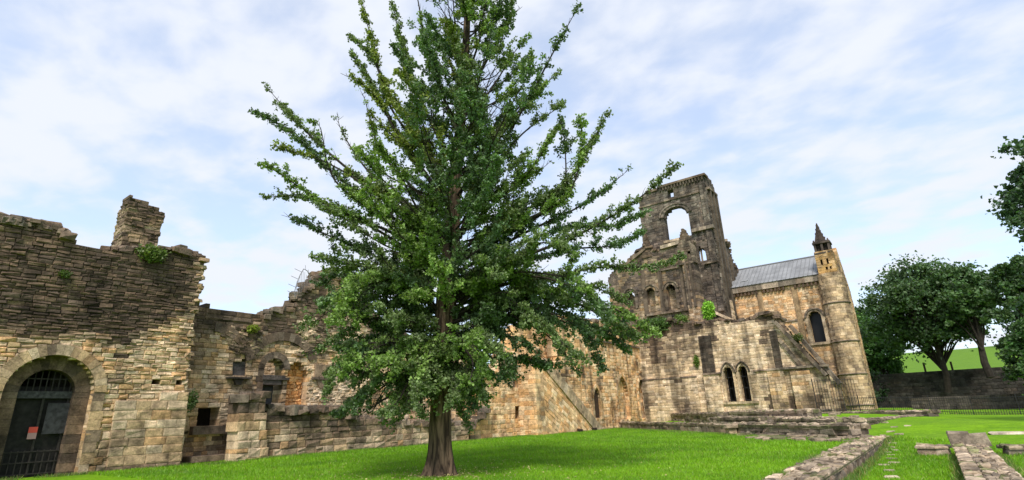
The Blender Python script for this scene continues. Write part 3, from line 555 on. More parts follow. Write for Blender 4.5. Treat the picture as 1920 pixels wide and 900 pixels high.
# ================================================================== FRONT BUILDING WITH TWO LANCETS
FY = 60.; SF = Pl('Y', FY); P = SF.px
o = empty('ruined_building', (-17.5, 62, .9), 'roofless pale building with a pair of tall dark lancet windows and a steep raked end', 'building')
top = [(-27.2, 11.3), P(1240, 606), P(1262, 600), P(1290, 607), P(1320, 604), P(1345, 600), P(1375, 603), P(1400, 600), P(1432, 588), P(1448, 590), P(1458, 597)]
xr = -8.1; dF = lambda u, z: .16+.75*ss(9.6, 10.9, z)+.7*ss(.52, .78, vn(u*1.15, z*.10, 88))*ss(4.6, 8.5, z)+.35*ss(-19.2, -20.5, u)*ss(5, 8, z)+.75*ss(-14.2, -13.6, u)*ss(3.0, 2.2, z)*ss(-8.9, -9.3, u)+.2*ss(1.6, .9, z)
cF = colour(PALE, dF, 81, .9, .32)
w1 = opening(1368, 683, 752, 17, .9, SF); w2_ = opening(1396, 683, 752, 17, .9, SF); w1 = (w1[0], w2_[1], w1[2], w2_[3])
outl = [(-27.2, .2), (xr, .2), (xr, 4.1)]+top[::-1]
mb = MB(); masonry(mb, SF, outl, [arch_poly(*w1, .9), arch_poly(*w2_, .9)], 1.0, (.24, .38), (.4, .95), cF, prot=.05, cham=.035, ragged=.05, mortar=.75); mb.build('masonry', M_STREAK, o)
mb = MB(); cw = colour(PALE, .05, 5)
for q in (w1, w2_):
    voussoirs(mb, SF, q[0], q[1], q[2], .16, -.5, .06, cw, 10, .9); voussoirs(mb, SF, q[0], q[1], q[2]+.17, .12, -.1, .18, colour(GREY, .2, 3), 10, .8)
    jambs(mb, SF, q[0]+q[2], q[3], q[1], .2, 1, -.5, .07, cw); jambs(mb, SF, q[0]-q[2], q[3], q[1], .2, -1, -.5, .07, cw)
bar(mb, SF, w1[0]-1.1, w2_[0]+1.1, w1[3]-.26, w1[3]-.02, -.4, .2, (.5, .43, .31))
wn = mb.build('window_surround', M_STREAK, o)
for q in (w1, w2_):
    mb = MB()
    for f in (.02, .38, .72): z = q[3]+f*(q[1]+q[2]-q[3])+.05; bar(mb, SF, q[0]-q[2], q[0]+q[2], z-.03, z+.03, -.5, -.45, (0, 0, 0))
    for f in (-.33, .33): bar(mb, SF, q[0]+f*q[2]*1.2-.015, q[0]+f*q[2]*1.2+.015, q[3], q[1]+q[2]*.9, -.44, -.42, (0, 0, 0))
    mb.build('window_bars', M_IRON, o)
# dark recessed-looking panels of the lost vault
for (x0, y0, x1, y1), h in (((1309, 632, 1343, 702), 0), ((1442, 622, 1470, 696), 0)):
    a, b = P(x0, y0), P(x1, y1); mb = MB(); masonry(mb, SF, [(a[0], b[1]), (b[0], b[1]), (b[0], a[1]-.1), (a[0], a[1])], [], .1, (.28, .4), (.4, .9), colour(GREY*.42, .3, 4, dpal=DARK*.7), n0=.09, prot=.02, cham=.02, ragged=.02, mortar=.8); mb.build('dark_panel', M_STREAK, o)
# pilasters, plinth, string course
mb = MB()
for x0, x1, yt, sd_ in ((1322, 1352, 704, 0), (1443, 1474, 700, .6), (1486, 1524, 700, .6)):
    a, b = P(x0+2, yt+30)[0], P(x1+2, yt+30)[0]; zt = P(x0, yt)[1]
    masonry(mb, SF, [(a, .5), (b, .5), (b, zt), (a, zt)], [], .3, (.3, .4), (.4, .8), colour(PALE if not sd_ else BUFF, (lambda u, z: .05+0*z) if not sd_ else (lambda u, z: .05+.6*ss(3.4, 2.2, z)), 3, .9, .3, dpal=DARK*1.4), n0=.32, prot=.03, ragged=.02)
    mb.build('pilaster', M_STREAK, o); mb = MB()
mb = MB(); cs_ = colour(GREY*1.2, .2, 3)
zc = 5.05; string(mb, SF, (P(1319, 700)[0], zc), (P(1352, 700)[0], zc), .2, -.1, .42, cs_); string(mb, SF, (w2_[0]+1.1, zc), (P(1440, 700)[0], zc), .16, -.1, .14, cs_)
string(mb, SF, (P(1441, 700)[0], zc), (xr+.3, zc), .2, -.1, .42, cs_); string(mb, SF, (-20, 1.05), (xr-.2, 1.05), .16, -.1, .25, cs_); string(mb, SF, (-27, 4.9), (-20.6, 4.9), .18, -.1, .2, colour(GREY, .5, 3))
mb.build('string_course', M_STREAK, o)
# raked coping: two parallel weathered strips
mb = MB()
for (x0, y0), (x1, y1), n1, off in (((1452, 606), (1548, 706), .5, 0), ((1478, 612), (1572, 722), .12, 0), ((1460, 640), (1510, 700), .2, 0)):
    a, b = np.array(P(x0, y0)), np.array(P(x1, y1)); k = 9; d = (b-a)/k; pr = np.array([-d[1], d[0]])/np.linalg.norm(d)*.32
    for i in range(k): p, q = a+d*i, a+d*(i+.98); mb.prism(SF, [tuple(p), tuple(q), tuple(q+pr), tuple(p+pr)], -.9, n1+rng.uniform(0, .05), colour(GREY, .25, 3)(np.array([p[0]]), np.array([p[1]]))[0])
mb.build('raked_coping', M_STREAK, o)
mb = MB(); masonry(mb, SF, [P(1543, 712), P(1572, 716), P(1586, 770), (xr, .6), (xr-.1, 4.)], [], .9, (.25, .38), (.4, .8), colour(BUFF, .55, 13, .9, .3), n0=-.2, ragged=.05); mb.build('end_masonry', M_STREAK, o)
# body behind: side wall, rear wall and a rough flat top, added so the inside is dark
mb = MB(); SR = Pl('X', xr-.1); masonry(mb, SR, [(60.6, .2), (66, .2), (66, 4), (60.6, 4)], [], .8, (.25, .38), (.4, .9), cF, ragged=.05); mb.build('end_wall', M_STREAK, o)
mb = MB(); mb.box(-27.2, -12.2, 61.02, 65.6, 9.4, 10.2, (.07, .06, .045)); mb.prism(SF, [(-12.6, .2), (xr-.9, .2), (xr-.9, 3.2), (-11.9, 9.3), (-12.6, 9.3)], -5.6, -1.05, (.10, .085, .06)); mb.box(-27.2, -12.6, 65.3, 65.7, .2, 9.4, (.06, .05, .04)); mb.build('dark_backing', M_STONE, o)
mb = MB(); rubble_top(mb, SF, top[:8], 190, (.3, .7), (-2.5, .02), colour(GREY, .6, 9, 1, .6)); rubble_top(mb, SF, top[7:], 80, (.3, .8), (-2.5, .0), colour(GREY, .75, 9, 1, .6)); mb.build('rubble', M_STONE, o)
# lower left projecting remnant of the corner
mb = MB(); masonry(mb, SF, [(-27, .2), (-20.6, .2), (-20.6, 4.9), (-27, 4.9)], [], .3, (.25, .38), (.4, .95), colour(PALE*.95, lambda u, z: .15+.3*ss(.5, .8, vn(u, z*.3, 5)), 14, .9, .4), n0=.16, ragged=.03); mb.build('lower_facing', M_STREAK, o)

# ================================================================== CHURCH: nave front, tower, transept
church = empty('ruined_church', (-18, 72, 1), 'ruined abbey church with broken crossing tower, lead roofed transept and corner turret', 'church')
o = church
SN = Pl('Y', 66.); P = SN.px
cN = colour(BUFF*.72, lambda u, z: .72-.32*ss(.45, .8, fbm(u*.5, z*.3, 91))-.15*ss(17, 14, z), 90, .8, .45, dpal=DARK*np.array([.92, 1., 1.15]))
top = [(-33.2, 14.5), P(1143, 556), P(1140, 520), P(1160, 500), P(1180, 488), P(1196, 470), P(1210, 460), P(1228, 470), P(1252, 462), P(1272, 452), P(1298, 452)]
wn = [opening(1184, 546, 580, 15, 0, SN), opening(1221, 540, 572, 16, 0, SN), opening(1260, 533, 580, 17, 0, SN)]
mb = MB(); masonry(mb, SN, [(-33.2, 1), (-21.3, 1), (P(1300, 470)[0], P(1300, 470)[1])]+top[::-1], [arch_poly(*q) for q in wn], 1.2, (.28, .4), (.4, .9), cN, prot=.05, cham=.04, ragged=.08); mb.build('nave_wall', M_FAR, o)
for q in wn:
    mb = MB(); voussoirs(mb, SN, q[0], q[1], q[2], .3, -.5, .14, cN, 11); voussoirs(mb, SN, q[0], q[1], q[2]+.32, .2, -.1, .24, colour(GREY, .3, 3), 11); jambs(mb, SN, q[0]+q[2], q[3], q[1], .35, 1, -.5, .12, cN); jambs(mb, SN, q[0]-q[2], q[3], q[1], .35, -1, -.5, .12, cN); mb.build('window_surround', M_FAR, o)
mb = MB()
for q in wn: masonry(mb, Pl('Y', 66.8), [(q[0]-q[2]-.2, q[3]-.2), (q[0]+q[2]+.2, q[3]-.2), (q[0]+q[2]+.2, q[1]+(.2 if q is wn[1] else -.4)), (q[0]-q[2]-.2, q[1]+.6)], [], .3, (.2, .3), (.3, .6), colour(PALE*.6, .3, 2), ragged=.02)
mb.build('window_blocking', M_FAR, o)
mb = MB(); cg = colour(GREY, .35, 3)
a, b = P(1145, 582), P(1312, 576); zst = P(1240, 590)[1]; string(mb, SN, (-28, zst), (-21.3, zst), .25, -.1, .35, cg); z2 = P(1300, 500)[1]+.2; string(mb, SN, (-26, z2), (-21.3, z2), .2, -.1, .2, cg)
for x in (1208, 1240, 1283):     # shallow pilaster strips
    u = P(x, 540)[0]; bar(mb, SN, u-.28, u+.28, zst+.25, P(x, 500)[1], -.1, .16, (.12, .10, .08))
mb.build('string_course', M_FAR, o)
# clasping pier at right of the nave front, with gabled pinnacle
SP = Pl('Y', 65.4); P = SP.px; a = P(1288, 560)[0]; b = P(1311, 560)[0]
mb = MB(); masonry(mb, SP, [(a, 5), (b, 5), (b, P(1300, 478)[1]), (a, P(1300, 478)[1])], [], 1.8, (.28, .4), (.3, .7), cN, ragged=.03, prot=.05)
for f in (.28, .66): bar(mb, SP, a+(b-a)*f-.12, a+(b-a)*f+.12, zst+.3, P(1300, 490)[1], -.1, .2, (.13, .11, .09))
z0 = P(1286, 478)[1]; c_ = P(1286, 478)[0]; masonry(mb, SP, [(c_-1.1, z0-1.2), (c_+1.1, z0-1.2), (c_+1.05, z0+.9), (c_+.15, P(1284, 430)[1]), (c_-.15, P(1284, 430)[1]), (c_-1.05, z0+.9)], [arch_poly(c_-.45, z0+.2, .2, z0-.8), arch_poly(c_+.45, z0+.2, .2, z0-.8)], 1.2, (.28, .4), (.3, .6), colour(GREY, .5, 3), ragged=.02, n0=.1)
mb.build('corner_pier', M_FAR, o)
# sloping gable weathering against the tower
mb = MB(); a, b = np.array(SN.px(1240, 468)), np.array(SN.px(1284, 455))
string(mb, SN, tuple(a+(0, 0)), tuple(b), .45, -1., .3, colour(GREY*1.7, .0, 3)); mb.build('weathering', M_FAR, o); mb = MB(); a, b = np.array(SN.px(1165, 506)), np.array(SN.px(1212, 468)); string(mb, SN, tuple(a), tuple(b), .35, -1., .25, cg); mb.build('weathering', M_FAR, o)
# finial lump left of gable
mb = MB(); q = SN.px(1212, 470); masonry(mb, SN, [(q[0]-.7, q[1]-1), (q[0]+.7, q[1]-1), (q[0]+.4, q[1]+1.0), (q[0], q[1]+2.6), (q[0]-.4, q[1]+1)], [], .9, (.25, .4), (.3, .6), colour(GREY, .6, 3), n0=.15, ragged=.05); mb.build('gable_finial', M_FAR, o)

ST = Pl('Y', 68.); P = ST.px
xl, xr2 = -28.3, -18.75
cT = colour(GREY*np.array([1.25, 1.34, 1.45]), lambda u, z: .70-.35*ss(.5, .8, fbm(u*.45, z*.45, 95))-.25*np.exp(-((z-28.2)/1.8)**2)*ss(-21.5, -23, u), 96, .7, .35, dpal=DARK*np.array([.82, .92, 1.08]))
big = (P(1268, 420)[0], P(1268, 386)[1]); rad = (P(1292, 410)[0]-P(1244, 410)[0])/2; uc = (P(1292, 410)[0]+P(1244, 410)[0])/2
zspr = P(1268, 386)[1]-rad*.72; zbot = P(1268, 447)[1]
arch = [(uc+rad, zbot)]+[(uc+rad*math.cos(t), zspr+rad*.72*math.sin(t)) for t in np.linspace(0, math.pi, 17)]+[(uc-rad, zbot)]
sq = [P(1251, 358), P(1262, 356), P(1263, 367), P(1252, 369)]
tw = opening(1314, 463, 492, 19, .6, ST)
ztl = P(1250, 346)[1]; ztr = P(1318, 327)[1]; zt = (ztl+ztr)/2
outl = [(xl-.9, 12), (xr2, 12), (xr2, zt), (xl+3.2, zt), (xl+2.9, zt-.5), (xl+1.2, zt-.3), (xl+.1, zt-1.3), (xl, 24), (xl-.5, 23)]
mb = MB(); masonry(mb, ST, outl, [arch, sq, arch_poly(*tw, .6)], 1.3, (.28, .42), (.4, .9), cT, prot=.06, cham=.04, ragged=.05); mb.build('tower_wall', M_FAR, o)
mb = MB(); th = np.linspace(0, math.pi, 22)
for t0, t1 in zip(th[:-1], th[1:]):      # ragged tracery stubs round the arch
    for (ra, rb, nf) in ((rad*.93, rad+.3, .12), (rad+.32, rad+.55, .22)):
        Pq = [(uc+ra*math.cos(t0), zspr+ra*.72*math.sin(t0)), (uc+rb*math.cos(t0), zspr+rb*.74*math.sin(t0)), (uc+rb*math.cos(t1), zspr+rb*.74*math.sin(t1)), (uc+ra*math.cos(t1), zspr+ra*.72*math.sin(t1))]
        mb.prism(ST, Pq, -.6, nf+rng.uniform(0, .04), cT(np.array([uc]), np.array([zspr]))[0]*1.3)
    tm = (t0+t1)/2; mb.rock(ST.to3(uc+rad*.9*math.cos(tm), zspr+rad*.66*math.sin(tm), -.3), (.25, .3, .3), (.1, .09, .08))
mb.build('arch_tracery', M_FAR, o)
mb = MB(); cg2 = colour(GREY, .45, 3)
string(mb, ST, (xl, zspr+rad*.72+1.0), (xr2, zspr+rad*.72+1.0), .22, -.1, .16, cg2); string(mb, ST, (xl+3.1, zt-.25), (xr2+.3, zt-.25), .3, -1.2, .3, cg2)
for k in range(15): u = xl+3.4+k*.42; bar(mb, ST, u, u+.2, zt-.75, zt-.26, -.1, .24, (.10, .09, .075))
string(mb, ST, (P(1300, 440)[0], P(1322, 432)[1]), (xr2+.4, P(1322, 432)[1]), .45, -.2, .5, colour(GREY*1.5, .1, 3)); string(mb, ST, (P(1323, 500)[0], P(1330, 495)[1]), (xr2+.3, P(1330, 495)[1]), .2, -.1, .4, cg2)
string(mb, ST, (P(1243, 440)[0], zbot-.35), (P(1293, 440)[0], zbot-.35), .33, -1.0, .15, colour(PALE*.8, .1, 3))
mb.build('string_course', M_FAR, o)
mb = MB()                                # clasping buttress strips at the tower's right corner
for u, w_, n1, z0, z1 in ((xr2-.35, .7, .28, 13, 30.2), (xr2-2.3, .45, .2, 14, 21.4), (xr2-1.2, .3, .18, 22.5, 27.5)): masonry(mb, ST, [(u-w_/2, z0), (u+w_/2, z0), (u+w_/2, z1), (u-w_/2, z1)], [], .4, (.3, .4), (.3, .6), cT, n0=n1, ragged=.02)
for f in (0,): q = tw; bar(mb, ST, q[0]-.08, q[0]+.08, q[3], q[1]+q[2]*.9, -.5, -.2, (.2, .18, .15))
mb.build('tower_buttress', M_FAR, o)
# tower return wall facing right
SS_ = Pl('X', xr2+.05); mb = MB()
masonry(mb, SS_, [(68.5, 6), (76.2, 6), (76.2, 19.8), (75.2, 21.2), (73.7, 23.2), (72.8, 23.3), (72.2, 30.9), (71.2, 31.6), (68.5, zt)], [], 1.0, (.28, .42), (.4, .9), cT, prot=.06, cham=.04, ragged=.18)
for yv in (69.2, 70.6, 71.8): bar(mb, SS_, yv-.22, yv+.22, 12, 29.5, -.1, .3, (.10, .09, .075))
for yv in (73.8, 75.0, 76.0): bar(mb, SS_, yv-.25, yv+.25, 10, 21.0 if yv < 75 else 19.5, -.1, .35, (.10, .09, .075))
string(mb, SS_, (68.5, 29.5), (72.1, 29.5), .3, -.1, .35, cg2)
mb.build('tower_return', M_FAR, o)
mb = MB(); rubble_top(mb, SS_, [(76.2, 19.8), (75.2, 21.2), (73.7, 23.1), (72.8, 23.3)], 60, (.3, .7), (-.9, .1), colour(GREY, .6, 3)); rubble_top(mb, ST, [(xl, zt-1.3), (xl+1.2, zt-.3), (xl+3, zt-.4)], 30, (.3, .6), (-1, 0), colour(GREY, .6, 3)); rubble_top(mb, SN, top[2:], 120, (.25, .6), (-1, 0), colour(GREY, .6, 3)); mb.build('rubble', M_FAR, o)
# link wall between tower and transept, paler, with a leaning pale roof line
SL = Pl('Y', 69.4); P = SL.px; mb = MB()
cL = colour(PALE*.8, lambda u, z: .25+.6*ss(14, 17, z), 97, .8, .5)
masonry(mb, SL, [(P(1311, 560)[0], 6), (-18.2, 6), (-18.2, 14.5), (P(1352, 560)[0], P(1352, 560)[1]), (P(1340, 500)[0], P(1345, 520)[1]), (P(1316, 500)[0], P(1316, 500)[1])], [], .8, (.28, .4), (.4, .8), cL, ragged=.06)
for x in (1322, 1334, 1345): u = P(x+8, 560)[0]; bar(mb, SL, u-.18, u+.18, 8, P(x, 535)[1], -.1, .3, (.28, .23, .16))
mb.build('link_wall', M_FAR, o)
mb = MB(); a, b = np.array(SL.px(1330, 586)), np.array(SL.px(1392, 612)); string(mb, Pl('Y', 67.5), tuple(Pl('Y', 67.5).px(1332, 585)), tuple(Pl('Y', 67.5).px(1392, 611)), .3, -1.5, .2, colour(PALE, .1, 3)); mb.build('lean_coping', M_FAR, o)

# transept
SX = Pl('Y', 72.); P = SX.px; xa, xb = -19.7, -8.0; ze = 15.75
cX = colour(PINK*np.array([.85, .86, .88]), lambda u, z: .12+.3*ss(7.5, 5.5, z)+.45*ss(14.6, 15.6, z)*ss(.4, .7, vn(u*.9, z, 3)), 101, .8, .38, dpal=DARK*1.7)
tq = opening(1532, 583, 642, 24, 0, SX)
mb = MB(); masonry(mb, SX, [(xa, .5), (xb+.6, .5), (xb+.6, ze), (xa, ze)], [arch_poly(*tq)], 1.0, (.26, .36), (.35, .7), cX, prot=.05, cham=.04, ragged=.02, mortar=.75); mb.build('transept_wall', M_FAR, o)
mb = MB(); cxx = colour(PALE*.8, .15, 2)
voussoirs(mb, SX, tq[0], tq[1], tq[2], .22, -.5, .12, cxx, 11); voussoirs(mb, SX, tq[0], tq[1], tq[2]+.23, .22, -.2, .24, colour(GREY, .2, 3), 13)
for s_ in (-1, 1): jambs(mb, SX, tq[0]+s_*tq[2], tq[3], tq[1], .4, s_, -.5, .12, cxx)
bar(mb, SX, tq[0]-1.2, tq[0]+1.2, tq[3]-.3, tq[3]-.02, -.5, .2, (.4, .34, .25)); mb.build('window_surround', M_FAR, o)
mb = MB(); bar(mb, SX, tq[0]-1.2, tq[0]+1.2, tq[3]-.2, tq[1]+1.5, -.95, -.85, (0, 0, 0)); 
mb.build('window_glass', plain('dark_glazing', (.012, .012, .014), .35), o)
mb = MB(); string(mb, SX, (xa, P(1460, 606)[1]), (tq[0]-1.2, P(1460, 606)[1]), .2, -.1, .16, cg)
string(mb, SX, (-12, 8.4), (xb+.5, 8.4), .16, -.1, .14, cg)
for u in (xa+4.4, xa+8.4, xa+.3): bar(mb, SX, u-.28, u+.28, 6, ze, -.1, .17, (.34, .26, .16))
for k in range(26):
    u = xa+.4+k*.45
    if 8 < k < 10 or k in (16, 17): continue
    bar(mb, SX, u, u+.22, ze-.55, ze-.12, -.1, .3, (.11, .08, .06))
string(mb, SX, (xa, ze-.1), (xb, ze-.1), .75, -.8, .38, colour(GREY*1.5, .05, 3)); mb.build('corbel_table', M_FAR, o)
# roof
zr = SX.px(0, 0) and Pl('Y', 77.).px(1455, 494)[1]; z0r = ze+.66; y0r = 71.5
mb = MB(); mb.add([(xa+.2, y0r, z0r), (xb, y0r, z0r), (xb, 77, zr), (xa+.2, 77, zr), (xb, 82.5, z0r), (xa+.2, 82.5, z0r)], [[(0, 1, 2, 3), (3, 2, 4, 5)]], (.3, .33, .36))
rf = mb.build('roof', M_LEAD, o)
mb = MB(); nrm = np.array([0, -(zr-z0r), 5.5]); nrm /= np.linalg.norm(nrm)
for k in range(24):
    x = xa+.3+k*(xb-xa-.3)/23
    a = np.array([x, y0r, z0r])+nrm*.03; b = np.array([x, 77, zr])+nrm*.03; mb.tube([a, (a+b)/2, b], .035, (.2, .2, .2), 5)
mb.tube([(xa+.2, 77, zr+.05), ((xa+xb)/2, 77, zr+.05), (xb, 77, zr+.05)], .12, (.2, .2, .2), 6)
mb.build('lead_rolls', plain('lead_roll', (.19, .195, .205), .6), rf)
mb = MB(); c = np.array([xa+2.2, y0r+1.3, z0r+(zr-z0r)*1.3/5.5])+nrm*.08; mb.add([c+(0, 0, 0), c+(.9, 0, 0), c+(.9, .8, .8*(zr-z0r)/5.5), c+(0, .8, .8*(zr-z0r)/5.5), c-nrm*.1, c+(.9, 0, 0)-nrm*.1, c+(.9, .8, .8*(zr-z0r)/5.5)-nrm*.1, c+(0, .8, .8*(zr-z0r)/5.5)-nrm*.1], [[(0, 1, 2, 3), (4, 5, 1, 0), (5, 6, 2, 1), (6, 7, 3, 2), (7, 4, 0, 3)]], (.3, .3, .3)); mb.build('roof_hatch', M_LEAD, rf)
mb = MB(); masonry(mb, Pl('X', -6.4), [(72.2, .5), (82.5, .5), (82.5, ze), (77, zr+.6), (72.2, ze+.3)], [], 1.0, (.26, .36), (.35, .7), cX, ragged=.03); mb.box(xa, -7.5, 82, 82.6, .5, ze, (.3, .25, .17)); mb.box(xa, xa+.6, 73, 82, .5, ze, (.3, .25, .17)); mb.build('transept_end_wall', M_FAR, o)
# corner turret: polygonal shaft, square stage, lantern, pinnacle
cTu = colour(PALE*np.array([.82, .78, .72]), lambda u, z: .22+.25*ss(.4, .8, fbm(z*.8, u, 8)), 104, .8, .4, dpal=DARK*1.8)
mb = MB()
tx, ty = -7.25, 72.1
Z = .5; 
while Z < 16.2:
    h = rng.uniform(.28, .36); rr_ = 1.36; K = 14; off = rng.uniform(0, .5)
    for k in range(K):
        t0 = (k+off)*2*math.pi/K; t1 = t0+2*math.pi/K*.98
        if math.sin((t0+t1)/2) > .55: continue
        q = []
        for rr2 in (rr_*.7, rr_+rng.uniform(0, .03)):
            for zc_ in (Z+.008, Z+h-.008):
                for t in (t0, t1): q.append((tx+rr2*math.cos(t), ty+rr2*math.sin(t), zc_))
        mb.add(q, [[(4, 5, 7, 6), (0, 2, 3, 1), (0, 4, 6, 2), (1, 3, 7, 5), (0, 1, 5, 4), (2, 6, 7, 3)]], cTu(np.array([t0*2]), np.array([Z]))[0])
    Z += h
mb.tube([(tx, ty, .4), (tx, ty, 8), (tx, ty, 16.2)], 1.25, (.14, .11, .08), 18)
for zc_ in (12.6, 8.2, 4.6, 1.3): mb.tube([(tx, ty, zc_), (tx, ty, zc_+.1), (tx, ty, zc_+.2)], [1.42, 1.5, 1.4], (.17, .15, .12), 18)
tur = mb.build('turret', M_FAR, o)
mb = MB(); sq_ = lambda x0, x1, z0, z1, cc, y0=71.3: masonry(mb, Pl('Y', y0), [(x0, z0), (x1, z0), (x1, z1), (x0, z1)], [arch_poly(x0+(x1-x0)*f, z1-.75-dz_, .1, z1-1.25-dz_) for f, dz_ in ((.3, 0), (.5, .9), (.72, .9), (.62, 0))], .5, (.28, .4), (.3, .6), cc, ragged=.01)
co_ = colour(np.array([(.42, .29, .12), (.38, .27, .14), (.44, .33, .19)]), .12, 3, 1, .4)
sq_(-8.3, -6.35, 16.0, 18.7, co_); masonry(mb, Pl('X', -6.35), [(71.35, 16), (73.3, 16), (73.3, 18.7), (71.35, 18.7)], [], .5, (.28, .4), (.3, .6), co_, ragged=.01)
mb.box(-8.2, -6.9, 71.85, 73.2, 16, 18.6, (.03, .025, .02)); mb.build('turret_stage', M_FAR, o)
mb = MB(); cz = 18.7; x0, x1, y0, y1 = -8.2, -6.5, 71.4, 73.1; dk = (.075, .065, .06)
mb.box(x0-.12, x1+.12, y0-.12, y1+.12, cz, cz+.2, dk)
for x in (x0, (x0+x1)/2-.12, x1-.24):
    for y in (y0, (y0+y1)/2-.12, y1-.24): mb.box(x, x+.24, y, y+.24, cz+.2, cz+1.3, dk)
mb.box(x0+.3, x1-.3, y0+.3, y1-.3, cz+.2, cz+1.3, (.04, .035, .03))
mb.box(x0-.1, x1+.1, y0-.1, y1+.1, cz+1.3, cz+1.5, dk)
for x in (x0+.1, x1-.1):
    for y in (y0+.1, y1-.1): mb.tube([(x, y, cz+1.5), (x, y, cz+1.65), (x, y, cz+1.85)], [.16, .12, .05], dk, 6)
xc, yc = (x0+x1)/2-.1, (y0+y1)/2
mb.tube([(xc, yc, cz+1.4), (xc, yc, cz+2.2), (xc, yc, cz+3.2), (xc, yc, cz+4.1)], [.8, .55, .26, .07], dk, 6)
for k in range(14): z_ = cz+1.7+k*.16; r_ = .62-.045*k; a_ = k*2.2; mb.rock((xc+r_*math.cos(a_), yc+r_*math.sin(a_), z_), (.2, .2, .2), dk, a_)
mb.build('lantern', M_FAR, o)

# ================================================================== LOW FOUNDATION WALLS
cLow = colour(GREY*1.25, .25, 111, 1.2, .6, dpal=DARK*1.3); cTop = np.array([(.34, .30, .235), (.28, .25, .195), (.40, .355, .28), (.22, .195, .155), (.31, .27, .20), (.19, .21, .11)])
def low_wall(name, p0, p1, width, h, label, z0=None, step=(.5, 1.0), courses=2, top_scale=1., group=None, wob=.06, cat='wall'):
    p0, p1 = np.array(p0[:2], float), np.array(p1[:2], float); Ln = np.linalg.norm(p1-p0); d = (p1-p0)/Ln; nn = np.array([-d[1], d[0]])
    oo = empty(name, (*p0, float(gh(*p0)) if z0 is None else z0), label, cat, group); body, cap = MB(), MB()
    rows = max(2, int(width/.45)); ang = math.atan2(d[1], d[0]); zb0 = float(gh(*((p0+p1)/2))) if z0 is None else z0
    for r_ in range(rows):
        for c_ in range(courses-1 or 1):
            s = 0.; h1 = h*.72/(courses-1 or 1)
            while s < Ln-.1:
                w = min(rng.uniform(*step)*.8, Ln-s); off = ((r_+.5)/rows-.5)*width*.96; q = p0+d*(s+w/2)+nn*off; zc = zb0+h1*c_; lo = .3 if c_ == 0 else 0
                body.rock((q[0]+rng.normal(0, wob*.3), q[1]+rng.normal(0, wob*.3), zc+h1/2-lo/2), (w*.98, width/rows*rng.uniform(.98, 1.06), h1+lo), cLow(np.array([s+q[0]]), np.array([zc]))[0], ang+rng.normal(0, .02)); s += w
    for k_ in range(2):            # capping of broken flat stones, in two levels so that the top is uneven
        e0, e1 = p0+d*.0, p1; hw = width/2*(1.04 if k_ == 0 else .9); q4 = [e0-nn*hw, e1-nn*hw, e1+nn*hw, e0+nn*hw]; pl = Pl('Z', zb0+h*(.93 if k_ == 0 else 1.0))
        hol = []
        if k_: hol = [[tuple(p0+d*(c+a*math.cos(t_))+nn*(o_+a*.6*math.sin(t_))) for t_ in np.linspace(0, 5.6, 7)] for c, o_, a in zip(rng.uniform(0, Ln, int(Ln*1.4)), rng.uniform(-hw, hw, int(Ln*1.4)), rng.uniform(.25, .6, int(Ln*1.4)))]
        masonry(cap, pl, [tuple(q) for q in q4], hol, h*.25, (.12, .34), (.18, .6), lambda u, z: cTop[rng.integers(0, 6, len(u))]*rng.uniform(.6, 1.2, (len(u), 1))*top_scale, rot=ang, prot=.05, cham=.04, ragged=.07, jit=.022, gap=.01, mortar=.75)
    body.build('footing', M_STONE, oo) if body.n else None
    cap.build('capping_stones', M_STONE, oo); return oo
LWL = low_wall('low_wall', (-2.95, 9), (-2.88, 32.2), .86, .38, 'long narrow stone wall stump between the lawn and the stepping stone path', -.28, (.45, .9), 2, 1.15)
low_wall('low_wall', (.58, 9), (.48, 25.6), .82, .42, 'long stone wall stump running to the bottom right corner, capped by a block', -.28, (.4, .8), 2, 1.2)
o = empty('stone_block', (.35, 26.1, .1), 'squared block sitting on the end of the right hand wall stump', 'stone'); mb = MB(); mb.rock((.20, 26.1, .30), (.55, .6, .5), (.22, .20, .165), .1); mb.rock((.74, 26.2, .26), (.5, .6, .42), (.27, .25, .20), -.05); mb.build('block', M_STONE, o)
low_wall('low_wall', (-1.1, 26.4), (-.15, 26.3), .9, .24, 'short flat slab wall left of the squared block', -.2, (.5, .9), 2)
low_wall('low_wall', (1.3, 24.9), (6.5, 26.2), .6, .34, 'stump of wall running off the right edge below the meadow', -.2, (.6, 1.1), 2, .9)
# tiers of stumps in front of the building: ends read off the ground plan
def pz(x, y, z): return onz(x, y, z)[:2]
def lw_px(a, b, z, width, h, label, courses=2, ts=1.): 
    return low_wall('low_wall', pz(*a, z), pz(*b, z), width, h, label, z, (.6, 1.3), courses, ts)
lw_px((1146, 802), (1365, 812), -.02, .9, .62, 'front wall stump from the raking buttress to the small block, along the lawn', 2, .75)
lw_px((1380, 815), (1618, 826), -.02, 1.0, .72, 'front wall stump from the small block to the path, along the lawn', 3, .9)
lw_px((1240, 790), (1360, 794), .35, 1.2, .9, 'stepped footing in front of the corner, left end of the terrace', 3, .65)
lw_px((1345, 797), (1440, 800), .35, 1.2, .6, 'dark footing below the twin lancets, second tier', 2, .65)
lw_px((1430, 796), (1600, 806), .35, 1.5, .55, 'pale flat topped footing on the second tier towards the path', 2, 1.25)
lw_px((1380, 788), (1530, 790), .6, 1.0, .75, 'third tier footing of small square blocks below the pilasters', 3, 1.1)
lw_px((1530, 787), (1754, 787), .35, .9, .62, 'long low wall running right to the railings, farthest tier', 2, .8)
lw_px((1600, 806), (1722, 792), .2, .8, .5, 'short stump angled from the path towards the railings', 2, .8)
lw_px((1340, 782), (1440, 782), .6, .8, .35, 'thin plinth slab below the twin lancets', 1, 1.1)
o = empty('stone_block', (*pz(1372, 816, 0), 0), 'small mushroom shaped stone block breaking the front wall stump', 'stone'); mb = MB(); q = pz(1372, 816, 0)
